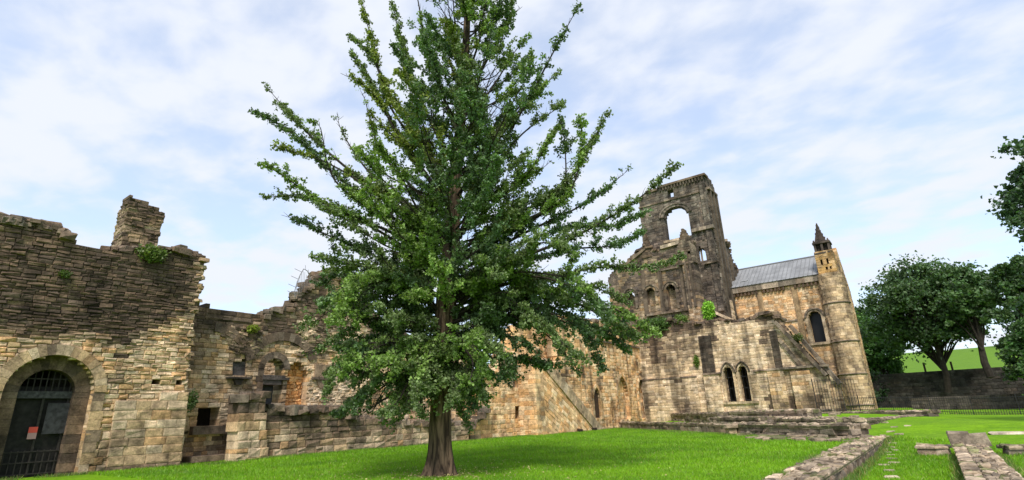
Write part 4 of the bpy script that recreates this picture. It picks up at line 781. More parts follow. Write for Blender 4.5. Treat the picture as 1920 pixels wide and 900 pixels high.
mb.rock((q[0], q[1], .2), (.5, .5, .5), (.33, .28, .2), .8); mb.rock((q[0], q[1], .55), (.95, .8, .22), (.30, .26, .2), .8); mb.build('block', M_STONE, o)
# scattered rubble on the terrace
mb = MB()
for _ in range(150):
    x, y = rng.uniform(1390, 1620), rng.uniform(784, 806); q = onz(x, y, .55); s = rng.uniform(.15, .45)
    mb.rock((q[0], q[1], gh(q[0], q[1])+.05), (s*1.5, s*1.2, s*.6), cTop[rng.integers(0, 6)]*rng.uniform(.6, 1.1), rng.uniform(0, 3))
tag(mb.build('rubble', M_STONE), kind='stuff')
# stepping stones
sp_ = [(1672, 893), (1668, 880), (1675, 866), (1670, 852), (1662, 848), (1671, 842), (1676, 838), (1660, 844), (1674, 827), (1690, 830), (1682, 822), (1666, 817), (1708, 821), (1657, 870), (1672, 859), (1664, 832), (1678, 845)]
rows_ = ['first', 'second', 'third', 'fourth', 'fifth', 'sixth', 'seventh', 'eighth', 'ninth', 'tenth', 'eleventh', 'twelfth', 'thirteenth', 'fourteenth', 'fifteenth', 'sixteenth', 'seventeenth']
sp_ = sorted(sp_, key=lambda q: -q[1])
for i, (x, y) in enumerate(sp_):
    q = onz(x, y, -.25); q[2] = float(gh(q[0], q[1])); mb = MB(); w = rng.uniform(.22, .4)
    mb.rock((q[0], q[1], q[2]+.0), (w, w*rng.uniform(.7, 1.1), .09), (.38, .36, .28), rng.uniform(-.3, .3))
    tag(mb.build('stepping_stone', M_STONE, org=tuple(q)), f'flat pale stepping stone sunk in the grass path, {rows_[i]} from the camera', 'stepping stone', 'stepping stones in the grass path')
q = onz(1889, 816, .1); mb = MB(); mb.rock((q[0], q[1], float(gh(q[0], q[1]))+.02), (1.3, .9, .1), (.45, .42, .36)); tag(mb.build('stone_slab', M_STONE, org=tuple(q)), 'lone pale slab lying flat in the meadow at the right edge', 'stone')

# ================================================================== RAILINGS
def railing(p0, p1, h, label, sp=.14, z=None, r=.014):
    p0, p1 = np.array(p0[:2], float), np.array(p1[:2], float); Ln = np.linalg.norm(p1-p0); d = (p1-p0)/Ln; oo = empty('iron_railing', (*p0, float(gh(*p0))), label, 'railing')
    bars, rails = MB(), MB(); n = int(Ln/sp)
    for i in range(n+1):
        q = p0+d*i*Ln/n; g0 = float(gh(*q)) if z is None else z; big_ = i % 18 == 0; rr = r*2 if big_ else r
        bars.box(q[0]-rr, q[0]+rr, q[1]-rr, q[1]+rr, g0-.05, g0+h+(.1 if big_ else 0), (0, 0, 0))
    k = max(2, int(Ln/2)); pts = [p0+d*Ln*i/k for i in range(k+1)]
    for zz_ in (.2, h-.12):
        rails = MB(); rails.tube([(q[0], q[1], (float(gh(*q)) if z is None else z)+zz_) for q in pts], .022, (0, 0, 0), 4); rails.build('rail', M_IRON, oo)
    bars.build('bars', M_IRON, oo)
fa, fb = np.array([-8.6, 61.0]), np.array([15.0, 49.5])
railing(fa, fb, 1.35, 'long low iron railing across the meadow at the right', .16)
railing((-9.3, 58.6), (-6.0, 59.2), 3.0, 'tall iron railing against the raked end of the building', .22, r=.018)
# spiked iron fan guarding the broken wall head
o = empty('spiked_guard', tuple(onx(572, 540, -29.3)), 'fan of thin iron spikes on the broken wall head left of the tree', 'guard'); mb = MB()
G = Pl('X', -29.3); c_ = np.array(G.px(562, 556)); e = [np.array(G.px(*q)) for q in ((557, 556), (556, 545), (560, 530), (566, 515), (573, 503), (580, 507), (585, 520), (586, 536))]
mb.tube([G.to3(q[0], q[1], -.2) for q in e], .03, (0, 0, 0), 4)
for i in range(7):
    a = e[i]*.5+e[i+1]*.5; dr = np.array([-.5, .12]) if i < 4 else np.array([-.05, .3]); mb.tube([G.to3(*a, -.2), G.to3(*(a+dr*.5), -.2), G.to3(*(a+dr), -.2)], .014, (0, 0, 0), 4)
for i in range(9): x = 560+i*3.0; t_ = G.px(x, 512+abs(x-573)*1.6-6); b_ = G.px(x-1, 552-i*1.5); mb.tube([G.to3(*t_, -.2), G.to3((t_[0]+b_[0])/2, (t_[1]+b_[1])/2, -.2), G.to3(*b_, -.2)], .012, (0, 0, 0), 4)
mb.build('spikes', plain('grey_iron', (.2, .2, .22), .6), o)

# ================================================================== BACKGROUND RIGHT: boundary walls, posts, trees
def bwall(Y, x0, x1, z0, zt0, zt1, cfun, label, d=.6):
    pl = Pl('Y', Y); oo = empty('boundary_wall', (x0, Y, z0), label, 'wall'); mb = MB()
    masonry(mb, pl, [(x0, z0), (x1, z0), (x1, zt1), (x0, zt0)], [], d, (.3, .45), (.5, 1.1), cfun, ragged=.02, prot=.08, cham=.05); mb.build('masonry', M_STONE, oo); return oo
za = [ony(x, y, 95)[2] for x, y in ((1640, 712), (1900, 697), (1640, 738), (1900, 725))]
bwall(95., -9, 34, -.5, za[2]+2.6, za[2]+2.4, colour(GREY*np.array([.24, .27, .31]), .0, 3), 'dark boundary wall below the field, behind the railings')
zb_ = ony(1760, 740, 84)[2]
bwall(84., -3, 28, -.5, zb_-.3, zb_+.2, colour(GREY*np.array([.42, .45, .5]), .0, 3), 'lower ruined retaining wall in front of the dark boundary wall')
for i, (x, y0, y1, lab) in enumerate(((1737, 702, 680, 'leaning timber post left of the big tree'), (1788, 700, 678, 'leaning timber post right of the big tree'))):
    q = ony(x, y0, 99); q1 = ony(x-6*(1 if i == 0 else 1), y1, 99); mb = MB(); mb.tube([q-(0, 0, 2), (q+q1)/2, q1], .14, (0, 0, 0), 6); tag(mb.build('timber_post', M_TIMB, org=tuple(q)), lab, 'post')

def bg_tree(x, yb, Y, yt, halfw, base, label, nleaf=9000, size=.34, trunk_r=.35, clumps=46, yl=None, name='tree', low=.30, group=None, flat=.75, seed=1):
    b = ony(x, yb, Y); t = ony(x, yt, Y); Hh = t[2]-b[2]; px2m = np.linalg.norm(ony(x+1, yb, Y)-ony(x, yb, Y)); Rw = halfw*px2m
    oo = empty(name, tuple(b), label, 'tree', group); rg = np.random.default_rng(seed)
    tk, lv = MB(), MB(); n = 7; wob = np.cumsum(rg.normal(0, .12, (n, 2)), 0); pts = [(b[0]+wob[i, 0]*(i > 0), b[1]+wob[i, 1]*(i > 0), b[2]-.5+(Hh*.8+.5)*i/(n-1)) for i in range(n)]
    tk.tube(pts, np.linspace(trunk_r, trunk_r*.15, n), (.05, .035, .025), 8)
    Ps, Cs = [], []
    for c in range(clumps):
        f = rg.uniform(low, 1.0); prof = math.sqrt(max(0, 1-((f-.58)/.46)**2)) if f > .58 else (1-.35*((.58-f)/(.58-low+1e-3))**2)
        a = rg.uniform(0, 6.283); rr = Rw*prof*math.sqrt(rg.uniform(.05, 1)); cx, cy, cz_ = b[0]+rr*math.cos(a), b[1]+rr*math.sin(a)*.8, b[2]+Hh*f*.97
        s0 = b[2]+Hh*max(.15, f-.35); start = (b[0], b[1], s0); mid = ((b[0]+cx)/2+rg.normal(0, .3), (b[1]+cy)/2, s0*.4+cz_*.6)
        tk.tube([start, mid, (cx, cy, cz_)], [trunk_r*.32, trunk_r*.18, .03], (.05, .035, .025), 5, cap=False)
        k = int(nleaf/clumps); cr_ = Rw*rg.uniform(.2, .36); sub = rg.integers(4, 8)
        for s_ in range(sub):
            oc = rg.normal(0, cr_*.7, 3)*(1, 1, .7); kk = k//sub; pp = rg.normal(0, 1, (kk, 3)); pp /= np.linalg.norm(pp, axis=1)[:, None]; pp *= (np.abs(rg.normal(0, .6, (kk, 1)))+.15)*cr_*rg.uniform(.35, .95)*(1, 1, flat)
            Ps.append(np.array([cx, cy, cz_])+oc+pp); Cs.append(foliage_col(kk, np.array(base)*rg.uniform(.75, 1.25), .25))
    Pp = np.concatenate(Ps); V, Fq, Cc = leaf_cards(Pp, np.full(len(Pp), size), np.concatenate(Cs)); lv.add(V, Fq, Cc)
    tk.build('trunk', M_BARKD, oo); lv.build('crown', M_LEAF, oo); return oo
bg_tree(1776, 728, 93.5, 497, 112, (.085, .15, .060), 'big dark spreading tree with a forked trunk above the boundary wall', 42000, .36, .42, 90, low=.45, seed=3)
bg_tree(1624, 735, 112, 578, 50, (.10, .21, .045), 'bright green rounded tree just right of the church turret', 16000, .42, .4, 50, low=.1, seed=4)
bg_tree(1668, 735, 104, 596, 44, (.08, .17, .045), 'mid green bushy tree between the turret tree and the big dark tree', 15000, .4, .4, 46, low=.08, seed=5)
bg_tree(1856, 700, 90, 500, 55, (.09, .165, .060), 'dark tree leaning over the field right of the big spreading tree', 14000, .4, .45, 46, low=.55, seed=6)
bg_tree(1972, 735, 80, 465, 64, (.085, .15, .060), 'tall dark tree at the right edge below the overhanging branches', 20000, .36, .5, 56, low=.15, seed=7)
bg_tree(1985, 745, 74, 585, 60, (.08, .16, .05), 'leafy bush at the right edge beside the end of the railings', 14000, .3, .3, 44, low=.02, seed=8, name='bush')
bg_tree(2185, 800, 38, 190, 165, (.07, .13, .062), 'tree leaning in from the right edge high in the photo', 40000, .2, .22, 90, low=.40, seed=9)
bg_tree(1640, 748, 96, 700, 48, (.04, .08, .03), 'low dark shrub at the foot of the turret tree', 7000, .32, .2, 30, low=.0, seed=10, name='bush')
for i, (x, yb, yt, w) in enumerate(((1935, 660, 570, 50),)):
    bg_tree(x, yb, 260, yt, w, (.03, .075, .025), ('distant tree beyond the field at the right edge', 'distant tree beyond the field behind the dark tree', 'distant tree beyond the field behind the mid green tree', 'distant tree beyond the field, just out of the right edge')[i], 9000, .6, .4, 36, low=.05, seed=20+i)

# ================================================================== PLANTS ON THE RUINS
def tuft(c, rad, h, base, label, n=900, size=.09, name='plant'):
    pp = rng.normal(0, 1, (n, 3)); pp /= np.linalg.norm(pp, axis=1)[:, None]; pp *= rng.uniform(.1, 1, (n, 1))**.6; pp *= (rad, rad, h*.5); pp += rng.normal(0, rad*.12, (n, 3)); pp[:, 2] += h*.45
    mb = MB(); V, Fq, Cc = leaf_cards(np.array(c)+pp, np.full(n, size), foliage_col(n, base, .3), elong=1.8); mb.add(V, Fq, Cc)
    st = MB()
    for k in range(5): a = rng.uniform(0, 6.28); st.tube([np.array(c)-(0, 0, .1), np.array(c)+(math.cos(a)*rad*.4, math.sin(a)*rad*.4, h*.4), np.array(c)+(math.cos(a)*rad*.7, math.sin(a)*rad*.7, h*.8)], .012, (0, 0, 0), 4)
    oo = empty(name, tuple(c), label, 'plant'); mb.build('leaves', M_LEAF, oo); st.build('stem', M_BARK, oo)
tuft(onx(283, 488, -28.3), .55, .7, (.13, .19, .045), 'green and yellow weed on the wall head beside the chimney stub', 1500, .09)
tuft(onx(120, 520, -28.3), .2, .3, (.10, .15, .04), 'small weed growing in the face of the wall above the doorway', 300, .06)
tuft(onx(473, 622, -29.45), .3, .35, (.28, .34, .06), 'bright yellow green weed in the broken arch', 500, .08)
tuft(ony(1331, 600, 62.2), .62, 2.3, (.26, .50, .05), 'bright lime green shrub on the wall head below the tower', 1600, .15)
tuft(ony(1240, 622, 60.3), 1.3, 1.6, (.08, .15, .035), 'green bush trailing over the wall head at the inner corner', 3200, .15)
tuft(ony(1278, 608, 60.4), .8, 1.1, (.13, .20, .04), 'pale green weeds on the wall head right of the trailing bush', 1300, .12)
tuft(ony(1216, 612, 60.6), .9, .9, (.07, .13, .035), 'dark green weeds left of the trailing bush', 1200, .12)
tuft(ony(1497, 640, 59.9), .5, .8, (.11, .14, .04), 'mossy weeds on the raked coping', 600, .1)
tuft(onx(357, 770, -28.3), .22, 1.0, (.07, .11, .03), 'dark weed in the corner behind the door wall', 600, .07)
tuft(ony(1308, 690, 59.9), .25, 1.6, (.15, .24, .04), 'strip of moss beside the left dark panel', 500, .09)

# ================================================================== GINKGO TREE
TB = onz(826, 890, 0); rg = np.random.default_rng(5)
tree = empty('ginkgo_tree', tuple(TB), 'tall green conical tree standing alone on the lawn', 'tree')
def tp(x, y, dep=0.): d = ray(x, y); t = (((TB-CAM)@fw0)+dep)/(d@fw0); return CAM+d*t
def smooth_curve(pts, n):
    pts = np.array(pts, float); k = len(pts); P_ = np.vstack([2*pts[0]-pts[1], pts, 2*pts[-1]-pts[-2]]); o_ = []
    for i in range(k-1):
        t = np.linspace(0, 1, n, endpoint=(i == k-2))[:, None]; a, b, c, d = P_[i:i+4]
        o_.append(.5*((2*b)+(-a+c)*t+(2*a-5*b+4*c-d)*t*t+(-a+3*b-3*c+d)*t**3))
    return np.concatenate(o_)
tpx = [(826, 893), (827, 800), (829, 700), (838, 560), (848, 430), (860, 280), (870, 140), (878, 0), (884, -120), (888, -230)]
trunk = smooth_curve([tp(x, y) for x, y in tpx], 8); trunk[0, 2] = -.2
tz = trunk[:, 2]; H_T = tz[-1]
def trunk_at(z): return np.array([np.interp(z, tz, trunk[:, k]) for k in range(3)])
def trunk_r(z): return .31*(1-z/H_T)**.9+.01+.06*np.exp(-((z-6)/2.)**2)+.17*np.exp(-np.maximum(z, 0)/.45)
tm = MB()
def fluted():                                # trunk with buttressed, ribbed surface
    K = 40; th = np.arange(K)*2*math.pi/K; zs_ = np.concatenate([np.linspace(-.2, 4, 40), np.linspace(4.2, H_T, 50)]); V = []
    for z in zs_:
        c = trunk_at(z); r = trunk_r(z); fl = 1+(.10+.12*math.exp(-max(z, 0)/.8))*np.sin(th*5+.5*math.sin(z*.7))+.05*np.sin(th*11+z*1.3)+.04*np.sin(th*17-z*2)
        V.append(np.stack([c[0]+r*fl*np.cos(th), c[1]+r*fl*np.sin(th), np.full(K, z)], -1))
    V = np.concatenate(V); n = len(zs_); i = np.arange(n-1)[:, None]*K; j = np.arange(K)[None]; j2 = (j+1) % K
    tm.add(V, [np.stack([i+j, i+j2, i+K+j2, i+K+j], -1).reshape(-1, 4)], (.1, .07, .05))
fluted(); tm.build('trunk', M_BARK, tree, smooth=True)
bm_ = MB(); LP, LC = [], []              # branches, leaf points, colours
def leafy(c, density=1., spread=.10, tint=(1, 1, 1), k=6, start=0.):
    """clusters of leaves on short spurs along a polyline"""
    seg = np.linalg.norm(np.diff(c, axis=0), axis=1); cum = np.concatenate([[0], np.cumsum(seg)]); T = cum[-1]
    n = max(2, int(T*(1-start)/.058*density)); t = rg.uniform(start*T, T, n); p = np.stack([np.interp(t, cum, c[:, q]) for q in range(3)], -1)
    f = 1-.45*(t/T)**2
    g_ = fbm((p[:, 0]+p[:, 2]*.8)*1.5+40, (p[:, 1]-p[:, 2]*.8)*1.5+40, 17); kp = g_ > .375+.10*rg.random(n)+.035*ss(8., 12, p[:, 2]); t, p = t[kp], p[kp]; n = len(t); f = 1-.45*(t/T)**2
    if n == 0: return
    d = rg.normal(0, 1, (n, 3)); d /= np.linalg.norm(d, axis=1)[:, None]; spur = p+d*(spread*rg.uniform(.3, 1.25, n)*f)[:, None]
    q = np.repeat(spur, k, 0)+rg.normal(0, .035, (n*k, 3)); LP.append(q)
    base = np.array([.145, .205, .078])*np.array(tint)*rg.uniform(.8, 1.25); cc = base*rg.uniform(.65, 1.4, (n, 1)); LC.append(np.repeat(cc, k, 0))
def frame(d):
    d = d/np.linalg.norm(d); a = np.cross(d, [0, 0, 1.]); a /= np.linalg.norm(a)+1e-9; return d, a, np.cross(a, d)
def twig(p, d, ln, tint, dens=1., droop=0.):
    d = d/np.linalg.norm(d); m1 = p+d*ln*.5+np.array([0, 0, .04*ln])+rg.normal(0, .03, 3); e = p+d*ln+np.array([0, 0, (.16-droop)*ln]); c = smooth_curve([p, m1, e], 4)
    bm_.tube(c[::2], np.linspace(.014, .004, len(c[::2])), (.06, .04, .03), 3, cap=False); leafy(c, dens, .085, tint)
def limb(c, r0, twl, tint=(1, 1, 1), start=.18, step=.30, sub=True, dens=1., droop=0., spread=.12):
    wv = np.linspace(0, 1, len(c))[:, None]; c = c+np.sin(wv*rg.uniform(7, 13)+rg.uniform(0, 6, 3))*wv*(.10 if sub else .04)*rg.normal(0, 1, 3)
    seg = np.linalg.norm(np.diff(c, axis=0), axis=1); cum = np.concatenate([[0], np.cumsum(seg)]); T = cum[-1]
    bm_.tube(c, r0*.6*(1-cum/T)**.9+.006, (.07, .05, .035), 6, cap=False); leafy(c, dens*1.2, spread, tint, start=start)
    s = start*T; side = 1
    while s < T*.97:
        p = np.array([np.interp(s, cum, c[:, k]) for k in range(3)]); i = min(np.searchsorted(cum, s), len(c)-1); d, a, u = frame(c[i]-c[max(i-1, 0)])
        f = s/T; side = -side; az = rg.uniform(-.9, .9); lat = a*side*math.cos(az)+u*math.sin(az)
        dirn = d*rg.uniform(.5, 1.0)+lat*rg.uniform(.6, 1.0)+np.array([0, 0, rg.uniform(.0, .35)-droop]); ln = twl*rg.uniform(.45, 1.15)*(1-.64*f**1.5)
        if sub and ln > .9 and rg.random() < .5:
            dirn /= np.linalg.norm(dirn); e = p+dirn*ln*1.35; cc = smooth_curve([p, p+dirn*ln*.6+rg.normal(0, .08, 3), e+np.array([0, 0, (.2-droop)*ln])], 5); limb(cc, r0*.35*(1-f)+.012, twl*.42, tint, .1, .22, False, dens, droop)
        else: twig(p, dirn, ln, tint, dens, droop)
        s += step*rg.uniform(.7, 1.3)
GREEN = (1, 1, 1); YEL = (1.35, 1.2, .7); BLU = (.85, 1.0, 1.15); DK = (.68, .78, .85); BR = (1.25, 1.35, .9)
traced = [
 ([(830, 700), (780, 715), (720, 750), (665, 785)], -1.2, 1.0, BR), ([(830, 700), (800, 730), (760, 765), (735, 792)], -.6, .9, GREEN), ([(830, 690), (760, 700), (690, 745), (630, 780)], .4, 1.0, DK), ([(832, 640), (730, 640), (640, 690), (612, 745)], -1.0, 1.1, GREEN), ([(830, 700), (860, 720), (880, 745), (880, 765)], -.9, .7, DK),
 ([(830, 660), (760, 660), (690, 690), (650, 720)], -1.4, 1.2, GREEN), ([(830, 690), (770, 700), (720, 735), (690, 775)], -.8, 1.1, BR), ([(830, 640), (740, 620), (650, 650), (600, 640)], 1., 1.2, DK), ([(832, 610), (740, 560), (640, 560), (560, 620)], .8, 1.2, GREEN), ([(830, 670), (760, 690), (690, 730), (640, 765)], .6, 1.1, GREEN),
 ([(836, 560), (740, 530), (660, 540), (600, 570)], -2., 1.2, DK), ([(830, 680), (850, 700), (850, 730), (845, 755)], -2.2, .8, GREEN), ([(832, 620), (880, 610), (920, 640), (930, 670)], -2.2, .9, GREEN), ([(834, 600), (900, 540), (980, 510), (1060, 520), (1120, 560)], -2.8, 1.2, BR), ([(834, 590), (760, 540), (680, 520), (640, 560), (620, 610)], -2.8, 1.2, BR), ([(836, 560), (900, 520), (1000, 470), (1080, 480)], -2.9, 1.1, GREEN), ([(832, 650), (780, 640), (720, 670), (680, 700)], -3., 1.1, BR), ([(832, 650), (860, 650), (890, 680), (880, 720)], -2.9, .9, BR), ([(832, 660), (800, 670), (780, 710), (770, 750)], -2.9, .9, GREEN), ([(830, 660), (740, 640), (660, 670), (610, 700)], -.5, 1.1, GREEN), ([(834, 600), (960, 560), (1080, 570), (1160, 610), (1215, 640)], -.3, .9, GREEN), ([(836, 580), (960, 545), (1080, 560), (1170, 610)], 1.4, 1.1, BLU), ([(838, 560), (980, 520), (1080, 540), (1150, 600)], -2.4, 1.1, DK), ([(836, 590), (980, 570), (1090, 600), (1180, 660)], .2, 1., DK),
 ([(834, 600), (940, 590), (1030, 630), (1085, 700)], .4, 1., DK),  # path in the photo, depth of the tip in metres towards (-) or away from (+) the camera, twig length, tint
 ([(846, 450), (760, 400), (620, 290), (545, 215), (492, 157)], 1.5, .75, GREEN), ([(846, 460), (740, 410), (620, 320), (540, 245), (467, 203)], .8, .6, DK), ([(845, 470), (700, 360), (600, 300), (507, 268)], -1., .6, YEL), ([(845, 470), (740, 430), (640, 345), (600, 250), (572, 235)], -1.6, .8, BR),
 ([(843, 500), (740, 440), (620, 385), (540, 340), (487, 312)], -.6, .7, BR), ([(842, 520), (720, 440), (600, 378), (540, 365), (478, 370)], .6, .7, GREEN), ([(840, 545), (740, 500), (640, 450), (580, 425), (523, 402)], 1.4, .9, DK), ([(840, 560), (720, 510), (640, 490), (590, 480)], -2., 1.1, GREEN),
 ([(838, 580), (740, 545), (650, 520), (590, 530)], .5, 1.1, DK), ([(835, 600), (740, 590), (640, 580), (575, 605)], -1.2, 1.1, GREEN), ([(833, 620), (760, 610), (690, 600), (620, 640), (545, 675)], -.8, .5, GREEN), ([(832, 640), (760, 640), (680, 650), (640, 690)], -2.2, 1.1, BR), ([(830, 680), (760, 690), (700, 720), (655, 760)], -1.6, .9, DK), ([(830, 690), (770, 715), (740, 760), (720, 775)], -2.2, .7, GREEN),
 ([(850, 380), (790, 280), (730, 190), (690, 110), (640, 140)][:4]+[(664, 66)], 1., .7, GREEN), ([(853, 360), (780, 250), (720, 160), (690, 60), (683, -5)], -.7, .75, YEL), ([(850, 400), (760, 270), (700, 180), (640, 135)], -.9, .65, YEL), ([(850, 400), (770, 290), (720, 200), (655, 95)], .4, .6, GREEN), ([(848, 420), (760, 340), (700, 250), (676, 170)], .9, .75, BR),
 ([(856, 320), (800, 210), (760, 110), (735, -10)], .5, .7, GREEN), ([(862, 260), (815, 140), (790, 40), (765, -60)], -.7, .7, BR), ([(846, 460), (760, 390), (700, 330), (640, 240), (628, 215)], 1.8, .8, GREEN), ([(846, 450), (790, 400), (740, 310), (700, 260)], -2.6, .9, BR),
 ([(845, 480), (880, 400), (930, 290), (1000, 170), (1050, 80), (1088, 3)], -1.8, .5, DK), ([(855, 380), (900, 290), (960, 215), (1010, 170), (1050, 128)], .8, .65, GREEN), ([(860, 300), (900, 200), (950, 120), (1000, 62)], -.4, .6, BR), ([(864, 240), (900, 140), (940, 60), (968, -5)], .5, .7, GREEN), ([(868, 200), (890, 90), (920, 0), (930, -60)], -.6, .7, BLU),
 ([(850, 420), (920, 330), (980, 250), (1050, 200), (1062, 195)], 1.2, .8, GREEN), ([(848, 450), (930, 380), (1000, 310), (1060, 225)], -1., .8, BR), ([(845, 480), (940, 420), (1040, 360), (1100, 290), (1143, 205)], .3, .7, GREEN), ([(845, 490), (950, 430), (1060, 370), (1090, 280), (1085, 215)], -1.1, .7, BR), ([(845, 500), (950, 440), (1050, 370), (1060, 280), (1050, 215)], 1., .8, DK),
 ([(842, 520), (960, 450), (1060, 400), (1130, 360), (1185, 312)], 1.2, .7, BLU), ([(840, 545), (960, 490), (1080, 440), (1180, 385), (1230, 350), (1277, 305)], -.9, .65, GREEN), ([(840, 545), (950, 470), (1060, 430), (1150, 420), (1220, 390)], .8, .8, BLU), ([(838, 570), (960, 530), (1080, 510), (1180, 500), (1286, 478)], -1.6, .55, GREEN), ([(838, 560), (960, 500), (1060, 470), (1150, 460), (1210, 430)], 1.8, .8, BLU),
 ([(836, 600), (950, 560), (1060, 540), (1150, 575), (1240, 628)], -1., .7, BR), ([(836, 590), (930, 560), (1040, 520), (1110, 540), (1170, 570)], 1., 1., GREEN), ([(834, 610), (930, 580), (1020, 580), (1090, 620), (1135, 705)], -1.5, .8, DK), ([(834, 620), (940, 600), (1040, 600), (1130, 620), (1195, 640)], .6, .7, DK), ([(834, 600), (930, 560), (1000, 590), (1060, 650), (1100, 670)], -2.4, .9, GREEN), ([(832, 630), (920, 620), (980, 640), (1030, 685)], -1., .8, DK),
 ([(830, 650), (900, 650), (950, 670), (945, 725)], -1.2, .7, DK), ([(830, 680), (870, 690), (900, 720), (905, 750)], -1.6, .8, GREEN), ([(830, 690), (800, 720), (790, 760), (785, 785)], -1.6, .7, GREEN),
]
for pts, dep, tw_, tint in traced:
    k = len(pts); c = smooth_curve([tp(x, y, dep*(i/(k-1))**1.0) for i, (x, y) in enumerate(pts)], 8); Ln = np.linalg.norm(np.diff(c, axis=0), axis=1).sum()
    droop = .35 if pts[-1][1] > pts[0][1]+5 else 0.
    limb(c, .05+.008*Ln, tw_*1.15, tint, .12, .17, True, 1.25, droop, .15)
# remaining limbs all round the trunk
Lz = [(1.5, 2.2), (3, 3.6), (5, 4.3), (7, 4.4), (9, 4.3), (12, 3.5), (15, 2.5), (18, 1.7), (22, .8), (27, .3)]
fr = fw0; side_ = rt0
for i in range(120):
    z = 2.9+(H_T-4.5)*(i/120.)**1.15; a = i*2.39996+rg.uniform(-.3, .3); Lm = np.interp(z, [q[0] for q in Lz], [q[1] for q in Lz])*rg.uniform(.5, 1.1); dirh = fr*math.cos(a)+side_*math.sin(a)
    rise = np.interp(z, [2.5, 4, 7, 12, 20], [-.35, .05, .45, .8, 1.3])+rg.uniform(-.12, .12); p = trunk_at(z)
    c = smooth_curve([p, p+dirh*Lm*.5+np.array([0, 0, Lm*rise*.35]), p+dirh*Lm+np.array([0, 0, Lm*rise])], 7)
    tint = [GREEN, BR, DK, BLU][i % 4]
    if 9 < z < 16 and rg.random() < .35 and dirh@side_ < .3: tint = YEL
    limb(c, .03+.009*Lm, 1.3 if z < 12 else 1.0, tint, .12, .21, True, 1.2, .3 if z < 4.5 else 0, .15)
bm_.build('branches', M_BARKD, tree)
Pp = np.concatenate(LP); Cc = np.concatenate(LC); print('ginkgo leaves', len(Pp))
lv = MB(); V, Fq, Cv = leaf_cards(Pp, np.full(len(Pp), .086), Cc); lv.add(V, Fq, Cv); lv.build('crown', M_LEAF, tree)

# ================================================================== GRASS
def grass():
    n = 330000; X = rng.uniform(-29, 8, n*3); Y = rng.uniform(8, 58, n*3); dist = np.hypot(X, Y)
    d = np.stack([X, Y, np.zeros_like(X)], -1)-CAM; zc = d@fw; px = 960+F_PX*(d@rt)/zc; py = 450-F_PX*(d@up)/zc
    keep = (px > -60) & (px < 2000) & (py < 960) & (rng.random(len(X)) < np.clip((20/dist)**1.2, .12, 1)) & (X+Y < 26.5+4*(X > -3)) & ~((X > -3.4) & (X < -2.2)) & ~((X > -.02) & (X < 1.05)) & (np.hypot(X+12.67, Y-12.73) > .75+.5*rng.random(len(X)))
    X, Y = X[keep][:n], Y[keep][:n]; Z = gh(X, Y); k = len(X); print('grass', k)
    s = .045*rng.uniform(.6, 1.5, k)*np.clip(dist[keep][:n]/16, 1, 2); a = rng.uniform(0, 6.28, k); lean = rng.normal(0, .5, (k, 2))
    w = s*.16; ca, sa = np.cos(a)*w, np.sin(a)*w; z0 = Z-.01
    V = np.stack([np.stack([X-ca, Y-sa, z0], -1), np.stack([X+ca, Y+sa, z0], -1), np.stack([X+lean[:, 0]*s, Y+lean[:, 1]*s, Z+s], -1)], 1).reshape(-1, 3)
    t = fbm(X*.8, Y*.8, 7)[:, None]; C = np.array([.088, .22, .008])*(1-t)+np.array([.23, .44, .010])*t; C = C*rng.uniform(.75, 1.25, (k, 1)); dr_ = rng.random(k) < .05; C[dr_] = (.30, .30, .08)
    mb = MB(); mb.add(V, [np.arange(k*3).reshape(-1, 3)], np.repeat(C, 3, 0)); tag(mb.build('grass', M_GRASSB), kind='stuff')
grass()
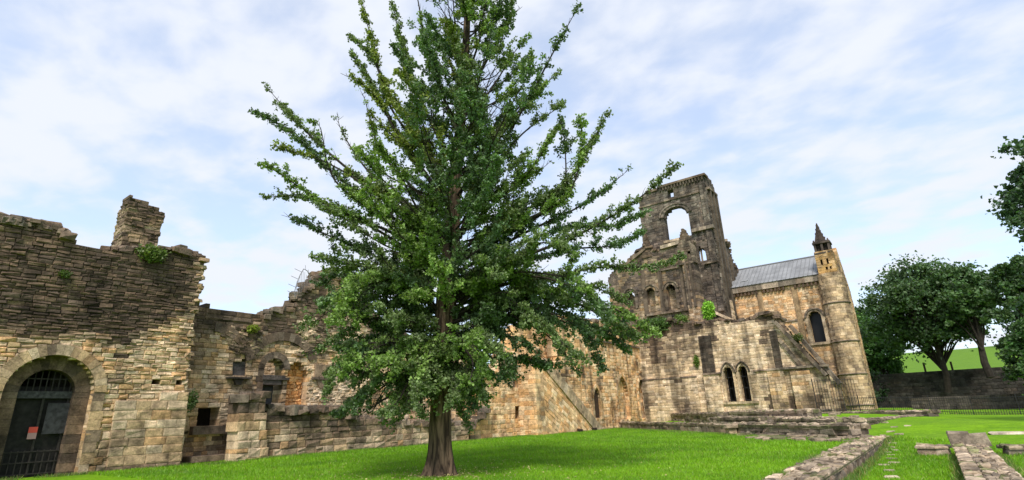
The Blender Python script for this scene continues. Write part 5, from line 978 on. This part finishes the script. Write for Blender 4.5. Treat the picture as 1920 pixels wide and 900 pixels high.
def edge_grass():                             # longer uncut grass along the feet of the walls
    segs = [((-28.2, 4), (-28.2, 11.9)), ((-26.9, 12), (-27.2, 33)), ((-28.0, 33), (-26.6, 42)), ((-26.6, 42), (-26.6, 51.5)), ((-28, 53.2), (-4.4, 29.2)), ((-3.48, 12), (-3.42, 31.5)), ((-2.35, 12), (-2.3, 32)), ((.06, 12), (-.02, 25.5)), ((1.1, 12), (1.0, 25)), ((-1.3, 25.8), (-.2, 25.7)), ((1.2, 24.5), (6.5, 25.8)), ((-1, 59), (14, 50))]
    PP = []
    for a, b in segs:
        a, b = np.array(a, float), np.array(b, float); Ln = np.linalg.norm(b-a); k = int(Ln*330); t = rng.random(k); nn = np.array([-(b-a)[1], (b-a)[0]])/Ln
        q = a+(b-a)*t[:, None]+nn*rng.normal(0, .10, k)[:, None]; keep = fbm(q[:, 0]*1.5, q[:, 1]*1.5, 31) > .36; PP.append(q[keep])
    q = np.concatenate(PP); X, Y = q[:, 0], q[:, 1]; k = len(X); Z = gh(X, Y); s = rng.uniform(.06, .17, k); a = rng.uniform(0, 6.28, k); lean = rng.normal(0, .35, (k, 2)); w = s*.09; ca, sa = np.cos(a)*w, np.sin(a)*w
    V = np.stack([np.stack([X-ca, Y-sa, Z-.01], -1), np.stack([X+ca, Y+sa, Z-.01], -1), np.stack([X+lean[:, 0]*s, Y+lean[:, 1]*s, Z+s], -1)], 1).reshape(-1, 3)
    C = np.array([.10, .20, .03])*rng.uniform(.6, 1.5, (k, 1)); dr_ = rng.random(k) < .25; C[dr_] = np.array([.30, .27, .10])
    mb = MB(); mb.add(V, [np.arange(k*3).reshape(-1, 3)], np.repeat(C, 3, 0)); tag(mb.build('long_grass', M_GRASSB), kind='stuff')
    # a few fallen leaves under the tree
    k = 900; r_ = np.abs(rng.normal(0, 3.2, k))+.5; a = rng.uniform(0, 6.28, k); X, Y = -12.67+r_*np.cos(a), 12.73+r_*np.sin(a); P_ = np.stack([X, Y, gh(X, Y)+.03], -1)
    mb = MB(); V, Fq, Cc_ = leaf_cards(P_, np.full(k, .06), np.array([.45, .40, .18])*rng.uniform(.5, 1.2, (k, 1))); V[:, 2] = np.clip(V[:, 2], 0.01, .06); mb.add(V, Fq, Cc_); tag(mb.build('fallen_leaves', M_LEAF), kind='stuff')
edge_grass()
